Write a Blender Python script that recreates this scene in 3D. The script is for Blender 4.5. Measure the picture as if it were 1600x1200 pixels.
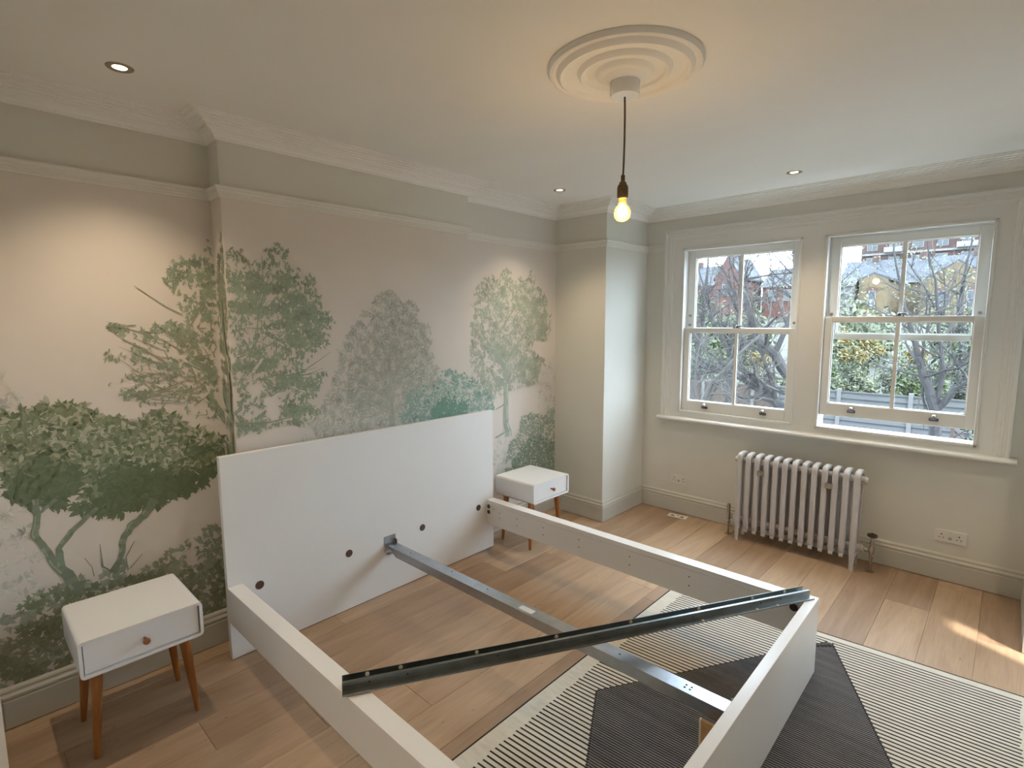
import bpy, bmesh, math, random
import numpy as np
from mathutils import Vector, Matrix, noise
R_ = random.Random(7)
sc = bpy.context.scene
C = sc.collection
for o in list(bpy.data.objects):
    bpy.data.objects.remove(o)

# ------------------------------------------------------------------ camera
F_PX = 832.49
CAM = Vector((2.7011, -4.1654, 1.6191))
YAW, PITCH, ROLL = 0.7546, -0.1173, -0.0032
fw = Vector((-math.sin(YAW)*math.cos(PITCH), math.cos(YAW)*math.cos(PITCH), math.sin(PITCH)))
rt = Vector((math.cos(YAW), math.sin(YAW), 0)); up = rt.cross(fw)
r2 = rt*math.cos(ROLL)+up*math.sin(ROLL); u2 = up*math.cos(ROLL)-rt*math.sin(ROLL)
cd = bpy.data.cameras.new('camera'); cam = bpy.data.objects.new('camera', cd); C.objects.link(cam)
cam.matrix_world = Matrix(((r2.x, u2.x, -fw.x, CAM.x), (r2.y, u2.y, -fw.y, CAM.y), (r2.z, u2.z, -fw.z, CAM.z), (0, 0, 0, 1)))
cd.sensor_width = 36; cd.lens = 36*F_PX/1600; cd.clip_start = .02; cd.clip_end = 600
sc.camera = cam

# ------------------------------------------------------------------ sky, sun, exposure
SKY_COL = (.68, .83, 1.0); SKY_STR = 7.0
SUN_STR = 4.0
SPOT_W = 18.5
wd = bpy.data.worlds.new('sky'); sc.world = wd; wd.use_nodes = True
bg = wd.node_tree.nodes['Background']; bg.inputs[0].default_value = (*SKY_COL, 1); bg.inputs[1].default_value = SKY_STR
sl = bpy.data.lights.new('sun', 'SUN'); sun = bpy.data.objects.new('sun', sl); C.objects.link(sun)
sl.energy = SUN_STR; sl.angle = math.radians(2.2); sl.color = (1, .93, .82)
sun_dir = Vector((-1, .47, -1.105)).normalized()
sun.rotation_euler = sun_dir.to_track_quat('-Z', 'Y').to_euler(); sun.location = (12, -8, 14)
vs = sc.view_settings
sc.display_settings.display_device = 'sRGB'
vs.view_transform = 'Standard'; vs.look = 'None'; vs.gamma = 1; vs.exposure = 1.12
vs.use_curve_mapping = False
sc.cycles.use_denoising = True
sc.cycles.sample_clamp_indirect = 6
sc.cycles.max_bounces = 6; sc.cycles.diffuse_bounces = 4; sc.cycles.glossy_bounces = 3; sc.cycles.transparent_max_bounces = 12

# ------------------------------------------------------------------ materials
M = {}
def mat(name, col, rough=.6, metal=0., var=.04, scale=6., bump=0., bscale=200., spec=None, coat=0., stretch=None):
    """principled surface with a soft procedural colour variation and optional fine relief"""
    m = bpy.data.materials.new(name); m.use_nodes = True
    nt = m.node_tree; n = nt.nodes; l = nt.links; b = n['Principled BSDF']
    b.inputs['Roughness'].default_value = rough; b.inputs['Metallic'].default_value = metal
    if spec is not None: b.inputs['Specular IOR Level'].default_value = spec
    if coat: b.inputs['Coat Weight'].default_value = coat; b.inputs['Coat Roughness'].default_value = .12
    tc = n.new('ShaderNodeTexCoord'); src = tc.outputs['Object']
    if stretch:
        mp = n.new('ShaderNodeMapping'); mp.inputs['Scale'].default_value = stretch; l.new(src, mp.inputs[0]); src = mp.outputs[0]
    tx = n.new('ShaderNodeTexNoise'); tx.inputs['Scale'].default_value = scale; tx.inputs['Detail'].default_value = 4
    l.new(src, tx.inputs['Vector'])
    rp = n.new('ShaderNodeValToRGB')
    rp.color_ramp.elements[0].position = .3; rp.color_ramp.elements[1].position = .7
    rp.color_ramp.elements[0].color = (*[max(0, c*(1-var)) for c in col], 1)
    rp.color_ramp.elements[1].color = (*[min(1, c*(1+var)) for c in col], 1)
    l.new(tx.outputs['Fac'], rp.inputs[0]); l.new(rp.outputs[0], b.inputs['Base Color'])
    if bump:
        t2 = n.new('ShaderNodeTexNoise'); t2.inputs['Scale'].default_value = bscale; l.new(src, t2.inputs['Vector'])
        bp = n.new('ShaderNodeBump'); bp.inputs['Strength'].default_value = bump; bp.inputs['Distance'].default_value = .002
        l.new(t2.outputs['Fac'], bp.inputs['Height']); l.new(bp.outputs[0], b.inputs['Normal'])
    M[name] = m; return m
def emit(name, col, s):
    m = bpy.data.materials.new(name); m.use_nodes = True; n = m.node_tree.nodes
    b = n['Principled BSDF']; b.inputs['Base Color'].default_value = (.8, .7, .5, 1)
    b.inputs['Emission Color'].default_value = (*col, 1); b.inputs['Emission Strength'].default_value = s
    M[name] = m; return m
def glass(name, tint, gloss):
    m = bpy.data.materials.new(name); m.use_nodes = True; nt = m.node_tree; n = nt.nodes; l = nt.links
    n.remove(n['Principled BSDF']); out = n['Material Output']
    t = n.new('ShaderNodeBsdfTransparent'); t.inputs[0].default_value = (*tint, 1)
    g = n.new('ShaderNodeBsdfGlossy'); g.inputs['Roughness'].default_value = .02
    mx = n.new('ShaderNodeMixShader'); mx.inputs[0].default_value = gloss
    l.new(t.outputs[0], mx.inputs[1]); l.new(g.outputs[0], mx.inputs[2]); l.new(mx.outputs[0], out.inputs[0])
    M[name] = m; return m
mat('wall_paint', (.69, .675, .61), .75, var=.02, scale=2, bump=.08, bscale=350)
mat('trim_paint', (.545, .53, .465), .5, var=.02, scale=3)
mat('rail_paint', (.74, .725, .66), .5, var=.02, scale=3)
mat('ceiling_paint', (.87, .86, .82), .85, var=.015, scale=2, bump=.05, bscale=300)
mat('cornice_paint', (.88, .87, .83), .65, var=.015, scale=3)
mat('paper', (.72, .66, .60), .8, var=.02, scale=3, bump=.15, bscale=420)
mat('window_paint', (.74, .73, .69), .4, var=.015, scale=3)
mat('white_lacquer', (.86, .855, .845), .24, var=.01, scale=3, coat=.2)
mat('board_white', (.85, .845, .83), .24, var=.01, scale=3)
mat('plug_brown', (.10, .062, .045), .5, var=.2, scale=60)
mat('drill_hole', (.06, .05, .045), .7)
mat('zinc', (.44, .47, .51), .30, 1., var=.07, scale=25)
mat('zinc_dark', (.27, .29, .29), .33, 1., var=.12, scale=20)
mat('plug_cream', (.80, .75, .60), .5)
mat('leg_oak', (.33, .125, .03), .42, var=.22, scale=9, stretch=(8, 8, 1))
mat('knob_wood', (.28, .10, .04), .4, var=.2, scale=40)
mat('plywood', (.50, .30, .13), .6, var=.2, scale=20)
mat('rad_paint', (.54, .51, .49), .55, var=.03, scale=20, bump=.25, bscale=120)
mat('brass_old', (.36, .31, .24), .35, 1., var=.15, scale=40)
mat('nickel', (.42, .38, .33), .3, 1., var=.1, scale=40)
mat('ebony', (.035, .025, .02), .3, var=.2, scale=30)
mat('socket_white', (.74, .72, .66), .4, var=.01)
mat('socket_dark', (.05, .05, .05), .5)
mat('bronze', (.16, .115, .07), .38, .85, var=.15, scale=60)
mat('cable', (.13, .095, .075), .8, var=.2, scale=300)
mat('chrome', (.75, .75, .75), .18, 1.)
mat('lift_dark', (.13, .12, .12), .35, .7)
mat('rug_cream', (.70, .67, .58), .95, var=.07, scale=60, bump=.8, bscale=500, stretch=(.3, 1, 1))
mat('rug_dark', (.030, .028, .030), .95, var=.25, scale=40, bump=.5, bscale=500)
mat('rug_grey', (.25, .247, .25), .95, var=.25, scale=9, bump=.5, bscale=500, stretch=(.3, 3, 1))
mat('subfloor', (.12, .08, .05), .8)
mat('sticker', (.7, .7, .7), .5)
glass('pane_glass', (.97, .985, .98), .035)
def amber_bulb():
    m = glass('bulb_glass', (1., .80, .45), .06); nt = m.node_tree; n = nt.nodes
    tr = n.new('ShaderNodeBsdfTranslucent'); tr.inputs[0].default_value = (1, .55, .16, 1)
    old = n['Material Output'].inputs[0].links[0].from_socket; mx = n.new('ShaderNodeMixShader'); mx.inputs[0].default_value = .12
    nt.links.new(old, mx.inputs[1]); nt.links.new(tr.outputs[0], mx.inputs[2]); nt.links.new(mx.outputs[0], n['Material Output'].inputs[0])
amber_bulb()
emit('lamp_warm', (1., .66, .30), 9.)
emit('filament', (1., .60, .24), 16.)
# outdoors
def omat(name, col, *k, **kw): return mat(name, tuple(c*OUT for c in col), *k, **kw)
OUT = .15  # darkens every outdoor colour below its own, in place of dimmer daylight
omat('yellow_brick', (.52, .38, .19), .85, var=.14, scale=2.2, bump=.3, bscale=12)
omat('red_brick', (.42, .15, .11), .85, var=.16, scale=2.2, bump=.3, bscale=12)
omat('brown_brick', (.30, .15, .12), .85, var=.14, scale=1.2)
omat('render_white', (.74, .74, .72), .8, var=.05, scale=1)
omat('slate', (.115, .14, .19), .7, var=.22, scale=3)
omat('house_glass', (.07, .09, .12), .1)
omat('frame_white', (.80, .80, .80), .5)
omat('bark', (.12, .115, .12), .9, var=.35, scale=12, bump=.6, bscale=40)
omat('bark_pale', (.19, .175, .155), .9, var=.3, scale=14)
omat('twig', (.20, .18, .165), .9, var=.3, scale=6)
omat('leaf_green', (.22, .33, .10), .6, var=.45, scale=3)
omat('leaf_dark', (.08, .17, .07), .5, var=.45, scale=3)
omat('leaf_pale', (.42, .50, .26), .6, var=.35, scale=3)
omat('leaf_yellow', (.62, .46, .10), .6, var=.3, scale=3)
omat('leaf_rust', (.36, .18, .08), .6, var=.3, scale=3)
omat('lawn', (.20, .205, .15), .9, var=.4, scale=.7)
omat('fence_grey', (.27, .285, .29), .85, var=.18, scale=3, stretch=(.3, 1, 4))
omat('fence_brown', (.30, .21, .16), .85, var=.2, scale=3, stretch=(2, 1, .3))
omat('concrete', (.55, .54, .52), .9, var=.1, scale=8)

def floor_material():
    m = bpy.data.materials.new('oak_plank'); m.use_nodes = True; nt = m.node_tree; n = nt.nodes; l = nt.links
    b = n['Principled BSDF']; b.inputs['Roughness'].default_value = .42
    oi = n.new('ShaderNodeObjectInfo'); tc = n.new('ShaderNodeTexCoord')
    ofs = n.new('ShaderNodeVectorMath'); ofs.operation = 'SCALE'; ofs.inputs[0].default_value = (31., 17., 5.); l.new(oi.outputs['Random'], ofs.inputs['Scale'])
    ad = n.new('ShaderNodeVectorMath'); ad.operation = 'ADD'; l.new(tc.outputs['Object'], ad.inputs[0]); l.new(ofs.outputs[0], ad.inputs[1])
    mp = n.new('ShaderNodeMapping'); mp.inputs['Scale'].default_value = (5.5, .6, 1.); l.new(ad.outputs[0], mp.inputs[0])
    n1 = n.new('ShaderNodeTexNoise'); n1.inputs['Scale'].default_value = 2.2; n1.inputs['Detail'].default_value = 6; n1.inputs['Distortion'].default_value = 1.2; l.new(mp.outputs[0], n1.inputs['Vector'])
    mp2 = n.new('ShaderNodeMapping'); mp2.inputs['Scale'].default_value = (60., 2.5, 1.); l.new(ad.outputs[0], mp2.inputs[0])
    n2 = n.new('ShaderNodeTexNoise'); n2.inputs['Scale'].default_value = 3.; n2.inputs['Detail'].default_value = 3; l.new(mp2.outputs[0], n2.inputs['Vector'])
    r1 = n.new('ShaderNodeValToRGB'); e = r1.color_ramp.elements
    e[0].position = .25; e[0].color = (.41, .28, .182, 1); e[1].position = .75; e[1].color = (.56, .405, .278, 1)
    l.new(n1.outputs['Fac'], r1.inputs[0])
    tone = n.new('ShaderNodeValToRGB'); e = tone.color_ramp.elements
    e[0].color = (.74, .70, .68, 1); e[1].color = (1.10, 1.10, 1.08, 1); l.new(oi.outputs['Random'], tone.inputs[0])
    mu = n.new('ShaderNodeMix'); mu.data_type = 'RGBA'; mu.blend_type = 'MULTIPLY'; mu.inputs['Factor'].default_value = 1
    l.new(r1.outputs[0], mu.inputs['A']); l.new(tone.outputs[0], mu.inputs['B'])
    gr = n.new('ShaderNodeValToRGB'); e = gr.color_ramp.elements; e[0].position = .35; e[0].color = (.91, .90, .885, 1); e[1].position = .6; e[1].color = (1, 1, 1, 1)
    l.new(n2.outputs['Fac'], gr.inputs[0])
    m2 = n.new('ShaderNodeMix'); m2.data_type = 'RGBA'; m2.blend_type = 'MULTIPLY'; m2.inputs['Factor'].default_value = 1
    l.new(mu.outputs['Result'], m2.inputs['A']); l.new(gr.outputs[0], m2.inputs['B'])
    # knots
    vo = n.new('ShaderNodeTexVoronoi'); mk = n.new('ShaderNodeMapping'); mk.inputs['Scale'].default_value = (3.4, 1.3, 1); l.new(ad.outputs[0], mk.inputs[0]); l.new(mk.outputs[0], vo.inputs['Vector'])
    kr = n.new('ShaderNodeValToRGB'); e = kr.color_ramp.elements; e[0].position = .02; e[0].color = (.45, .38, .33, 1); e[1].position = .075; e[1].color = (1, 1, 1, 1)
    l.new(vo.outputs['Distance'], kr.inputs[0])
    m3 = n.new('ShaderNodeMix'); m3.data_type = 'RGBA'; m3.blend_type = 'MULTIPLY'; m3.inputs['Factor'].default_value = .8
    l.new(m2.outputs['Result'], m3.inputs['A']); l.new(kr.outputs[0], m3.inputs['B'])
    l.new(m3.outputs['Result'], b.inputs['Base Color'])
    bp = n.new('ShaderNodeBump'); bp.inputs['Strength'].default_value = .12; bp.inputs['Distance'].default_value = .001
    l.new(n2.outputs['Fac'], bp.inputs['Height']); l.new(bp.outputs[0], b.inputs['Normal'])
    M['oak_plank'] = m
floor_material()
def print_material():
    m = bpy.data.materials.new('mural_ink'); m.use_nodes = True; nt = m.node_tree
    b = nt.nodes['Principled BSDF']; b.inputs['Roughness'].default_value = .8
    a = nt.nodes.new('ShaderNodeVertexColor'); a.layer_name = 'ink'
    nt.links.new(a.outputs['Color'], b.inputs['Base Color']); M['mural_ink'] = m
print_material()

# ------------------------------------------------------------------ mesh helpers
ABS = {}
class MB:
    def __init__(s): s.v = []; s.f = []; s.m = []; s.mi = 0
    def add(s, vs_, fs):
        k = len(s.v); s.v += [tuple(p) for p in vs_]
        for f in fs: s.f.append(tuple(i+k for i in f)); s.m.append(s.mi)
        return s
    def box(s, x0, x1, y0, y1, z0, z1):
        return s.add([(x0,y0,z0),(x1,y0,z0),(x1,y1,z0),(x0,y1,z0),(x0,y0,z1),(x1,y0,z1),(x1,y1,z1),(x0,y1,z1)],
                     [(3,2,1,0),(4,5,6,7),(0,1,5,4),(1,2,6,5),(2,3,7,6),(3,0,4,7)])
    def prism(s, poly, fn0, fn1):
        """poly: 2d outline, fn0/fn1 map it to its two end faces"""
        n = len(poly); a = [fn0(p) for p in poly]; b = [fn1(p) for p in poly]
        return s.add(a+b, [tuple(range(n-1,-1,-1)), tuple(range(n, 2*n))]+[(i, (i+1) % n, n+(i+1) % n, n+i) for i in range(n)])
    def tube(s, pts, rad, n=8, caps=True):
        pts = [Vector(p) for p in pts]; k0 = len(s.v); vs_ = []; fs = []
        if not isinstance(rad, (list, tuple)): rad = [rad]*len(pts)
        ref = None
        for i, p in enumerate(pts):
            t = (pts[min(i+1, len(pts)-1)]-pts[max(i-1, 0)])
            t = t.normalized() if t.length > 1e-9 else Vector((0,0,1))
            if ref is None or abs(ref.dot(t)) > .95: ref = Vector((1,0,0)) if abs(t.x) < .8 else Vector((0,1,0))
            a = (ref-t*ref.dot(t)).normalized(); bb = t.cross(a); ref = a
            for j in range(n):
                an = 2*math.pi*j/n; vs_.append(p+(a*math.cos(an)+bb*math.sin(an))*rad[i])
        for i in range(len(pts)-1):
            for j in range(n): fs.append((i*n+j, i*n+(j+1) % n, (i+1)*n+(j+1) % n, (i+1)*n+j))
        if caps: fs.append(tuple(range(n-1,-1,-1))); q = (len(pts)-1)*n; fs.append(tuple(range(q, q+n)))
        return s.add(vs_, fs)
    def lathe(s, prof, n=24, o=(0,0,0), axis='z', caps=True):
        vs_ = []; fs = []
        for r, h in prof:
            for j in range(n):
                a = 2*math.pi*j/n; c, d = r*math.cos(a), r*math.sin(a)
                p = {'z': (c,d,h), 'x': (h,c,d), 'y': (d,h,c)}[axis]
                vs_.append((p[0]+o[0], p[1]+o[1], p[2]+o[2]))
        for i in range(len(prof)-1):
            for j in range(n): fs.append((i*n+j, i*n+(j+1) % n, (i+1)*n+(j+1) % n, (i+1)*n+j))
        if caps:
            if prof[0][0] > 1e-5: fs.append(tuple(range(n-1,-1,-1)))
            if prof[-1][0] > 1e-5: q = (len(prof)-1)*n; fs.append(tuple(range(q, q+n)))
        return s.add(vs_, fs)
    def mesh(s, name, mats, c, bevel=0, seg=2, smooth=False, auto=False):
        me = bpy.data.meshes.new(name)
        me.from_pydata([(x-c[0], y-c[1], z-c[2]) for x, y, z in s.v], [], s.f)
        for q in mats: me.materials.append(M[q])
        if len(mats) > 1: me.polygons.foreach_set('material_index', s.m)
        bm = bmesh.new(); bm.from_mesh(me)
        if smooth: bmesh.ops.remove_doubles(bm, verts=bm.verts, dist=1e-5)
        bmesh.ops.recalc_face_normals(bm, faces=bm.faces)
        if bevel: bmesh.ops.bevel(bm, geom=bm.edges[:], offset=bevel, segments=seg, affect='EDGES', profile=.5, clamp_overlap=True)
        bm.to_mesh(me); bm.free()
        if smooth:
            me.polygons.foreach_set('use_smooth', [True]*len(me.polygons))
            me.set_sharp_from_angle(angle=math.radians(38))
        me.update(); return me
    def build(s, name, mats, parent=None, **kw):
        if isinstance(mats, str): mats = [mats]
        a = np.array(s.v); lo = a.min(0); hi = a.max(0); c = ((lo[0]+hi[0])/2, (lo[1]+hi[1])/2, lo[2])
        o = bpy.data.objects.new(name, s.mesh(name, mats, c, **kw)); C.objects.link(o)
        return hang(o, parent, c)
def hang(o, parent, c):
    """parent o; c is its place in the frame of the whole thing"""
    ABS[o] = Vector(c)
    if parent is not None:
        o.parent = parent; o.location = Vector(c)-ABS[parent]
    else: o.location = c
    return o
def tag(o, label=None, cat=None, group=None, kind=None):
    if label: o['label'] = label
    if cat: o['category'] = cat
    if group: o['group'] = group
    if kind: o['kind'] = kind
    return o
def thing(name, loc, label, cat, group=None, rz=0, kind=None):
    o = bpy.data.objects.new(name, None); o.empty_display_size = .1; C.objects.link(o)
    o.location = loc; o.rotation_euler = (0, 0, rz); ABS[o] = Vector((0, 0, 0))
    return tag(o, label, cat, group, kind)
def same(o, name, parent, c):
    q = bpy.data.objects.new(name, o.data); C.objects.link(q); return hang(q, parent, c)
def copy_tree(o, parent=None):
    c = o.copy(); C.objects.link(c); c.parent = parent
    for ch in list(o.children): copy_tree(ch, c)
    return c
def rrect(x0, x1, z0, z1, r, n=5):
    out = []
    for cx, cz, a0 in ((x1-r, z1-r, 0), (x0+r, z1-r, 90), (x0+r, z0+r, 180), (x1-r, z0+r, 270)):
        for i in range(n+1):
            a = math.radians(a0+90*i/n); out.append((cx+r*math.cos(a), cz+r*math.sin(a)))
    return out

# ================================================================== THE ROOM
H = 2.518; ZR = 2.21
PATH = [(-.13,-4.15), (-.13,-3.24), (0,-3.24), (0,-1.712), (-.125,-1.712), (-.125,-.625), (.369,-.625), (.369,0),
        (2.87,0), (2.87,-.67), (3.6,-.67), (3.6,-5.2), (1.3,-5.2), (1.3,-4.15)]
NP = len(PATH)
def seg_n(i):
    (x0, y0), (x1, y1) = PATH[i % NP], PATH[(i+1) % NP]
    L = math.hypot(x1-x0, y1-y0); return ((y1-y0)/L, -(x1-x0)/L)
def corner(i, o):
    a, b = seg_n(i-1), seg_n(i); k = 1+a[0]*b[0]+a[1]*b[1]
    x, y = PATH[i % NP]; return (x+o*(a[0]+b[0])/k, y+o*(a[1]+b[1])/k)
def moulding(prof, i0, i1, start=None, end=None):
    """profile [(offset from wall, z)] swept along wall segments i0..i1-1 with mitred corners"""
    mb = MB()
    for i in range(i0, i1):
        def A(p, i=i):
            x, y = corner(i, p[0])
            if start and i == i0: x = start
            return (x, y, p[1])
        def B(p, i=i):
            x, y = corner(i+1, p[0])
            if end and i == i1-1: x = end
            return (x, y, p[1])
        mb.prism(prof, A, B)
    return mb
T = .15
def wall_box(mb, i, z0, z1):
    (x0, y0), (x1, y1) = PATH[i], PATH[(i+1) % NP]; n = seg_n(i)
    ox, oy = -n[0]*T, -n[1]*T
    if n[1] == 0:
        d = 1 if y1 > y0 else -1
        def turn2(k):
            a, b = seg_n(k-1), seg_n(k); return a[0]*b[1]-a[1]*b[0]
        y0 += d*(0 if turn2(i) < 0 else .0015); y1 -= d*(0 if turn2(i+1) < 0 else .0015)
    if n[0] == 0:       # run a hair past inside corners, stop a hair short of outside corners
        d = 1 if x1 > x0 else -1
        def turn(k):
            a, b = seg_n(k-1), seg_n(k); return a[0]*b[1]-a[1]*b[0]
        x0 -= d*(.01 if turn(i) < 0 else -.0015); x1 += d*(.01 if turn(i+1) < 0 else -.0015)
    xs = sorted((x0, x1, x0+ox, x1+ox)); ys = sorted((y0, y1, y0+oy, y1+oy))
    mb.box(xs[0], xs[-1], ys[0], ys[-1], z0, z1)
# chimney breast wall with wallpaper below the picture rail
mb = MB()
for i in range(0, 5):
    mb.mi = 0; wall_box(mb, i, -.02, ZR); mb.mi = 1; wall_box(mb, i, ZR, H)
wall_left = tag(mb.build('wall_left', ['paper', 'wall_paint']), 'wallpapered chimney breast wall behind the headboard', 'wall', kind='structure')
mb = MB(); wall_box(mb, 5, -.02, H); wall_box(mb, 6, -.02, H)
tag(mb.build('wall_corner', 'wall_paint'), 'boxed-in grey painted pier between mural wall and windows', 'wall', kind='structure')
# window wall with the hole for the window pair
WX0, WX1, WZ0, WZ1 = .64, 2.64, .83, 2.255
mb = MB()
mb.box(.2, WX0, 0, T, -.02, H); mb.box(WX1, 3.02, 0, T, -.02, H); mb.box(WX0, WX1, 0, T, -.02, WZ0); mb.box(WX0, WX1, 0, T, WZ1, H)
tag(mb.build('wall_window', 'wall_paint'), 'grey painted wall that holds the two sash windows', 'wall', kind='structure')
mb = MB(); wall_box(mb, 8, -.02, H); wall_box(mb, 9, -.02, H)
# far right wall with an unseen slot added for the floor's sun streak
SY0, SY1, SZ = -1.215, -1.03, 1.30
mb.box(3.6, 3.75, -5.2, SY0, -.02, H); mb.box(3.6, 3.75, SY1, -.67, -.02, H); mb.box(3.6, 3.75, SY0, SY1, SZ, H)
tag(mb.build('wall_right', 'wall_paint'), 'grey painted right hand wall at the edge of the picture', 'wall', kind='structure')
mb = MB(); wall_box(mb, 11, -.02, H); wall_box(mb, 12, -.02, H); wall_box(mb, 13, -.02, H)
tag(mb.build('wall_back', 'board_white'), 'white return at the lower left corner of the picture', 'wall', kind='structure')
mb = MB(); mb.box(-.4, 3.8, -5.4, .2, H, H+.12)
ceil = tag(mb.build('ceiling', 'ceiling_paint'), 'plain off-white plaster ceiling', 'ceiling', kind='structure')
mb = MB(); mb.box(-.35, 3.75, -5.35, .15, -.16, -.021)
floor = tag(mb.build('floor', 'subfloor'), 'wide oak plank floor', 'floor', kind='structure')
# planks, each its own board
PW, PL = .2075, 2.2
def plank_mesh(w, l):
    mb = MB(); mb.box(-w/2+.0006, w/2-.0006, -l/2+.0006, l/2-.0006, -.02, 0)
    return mb.mesh('plank', ['oak_plank'], (0, 0, 0), bevel=.0012, seg=1)
pm = {}
rr = random.Random(11)
for k in range(-11, 8):
    xa = max(2.06+PW*k, -.13); xb = min(2.06+PW*(k+1), 3.6)
    if xb-xa < .02: continue
    if k == 1: y = -.52
    else: y = -rr.uniform(.1, PL)
    edges = [0.]
    while y > -5.2: edges.append(y); y -= PL*rr.choice((1, 1, .75))
    edges.append(-5.2)
    for b, a in zip(edges, edges[1:]):
        if b-a < .05: continue
        key = (round(xb-xa, 3), round(b-a, 3))
        if key not in pm: pm[key] = plank_mesh(*key)
        o = bpy.data.objects.new('plank', pm[key]); C.objects.link(o); hang(o, floor, ((xa+xb)/2, (a+b)/2, 0))
# skirting, picture rail, cornice
SK = [(0,.004), (.0223,.004), (.0223,.116), (.0175,.119), (.0175,.123), (.0215,.127), (.0215,.136), (.013,.144), (.011,.149), (.013,.153), (.011,.160), (.004,.167), (0,.169)]
PR = [(0,2.188), (.007,2.188), (.009,2.196), (.014,2.199), (.014,2.206), (.019,2.209), (.019,2.222), (.025,2.226), (.027,2.232), (.025,2.238), (0,2.242)]
CO = [(0,H-.080), (.012,H-.080), (.012,H-.074), (.018,H-.071), (.021,H-.060), (.036,H-.048), (.056,H-.043), (.056,H-.036), (.066,H-.036), (.066,H-.029), (.080,H-.026), (.080,H-.020), (.098,H-.018), (.098,H-.012), (.122,H-.010), (.122,H-.004), (.1445,H-.004), (.1445,H), (0,H)]
for side, a, b in (('left',0,5), ('corner',5,7), ('window',7,8), ('right',8,10), ('rear',10,14)):
    if side != 'rear': tag(moulding(SK, a, b).build('baseboard_'+side, 'trim_paint'), 'tall grey moulded skirting board along the %s wall' % {'left':'mural','corner':'pier','window':'window','right':'right'}[side], 'skirting', kind='structure')
for n_, (side, a, b, st, en) in enumerate((('mural',0,5,None,None), ('pier',5,7,None,None), ('window',7,8,None,.547), ('far right',7,8,2.733,None))):
    tag(moulding(PR, a, b, st, en).build('trim_%d' % (n_+1), 'rail_paint'), 'grey picture rail on the %s wall' % side, 'picture rail', kind='structure')
for n_, (side, a, b) in enumerate((('mural',0,5), ('pier',5,7), ('window',7,8), ('right',8,10), ('back',10,14))):
    tag(moulding(CO, a, b).build('trim_%d' % (n_+5), 'cornice_paint'), 'stepped white plaster cornice above the %s wall' % side, 'cornice', kind='structure')

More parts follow.
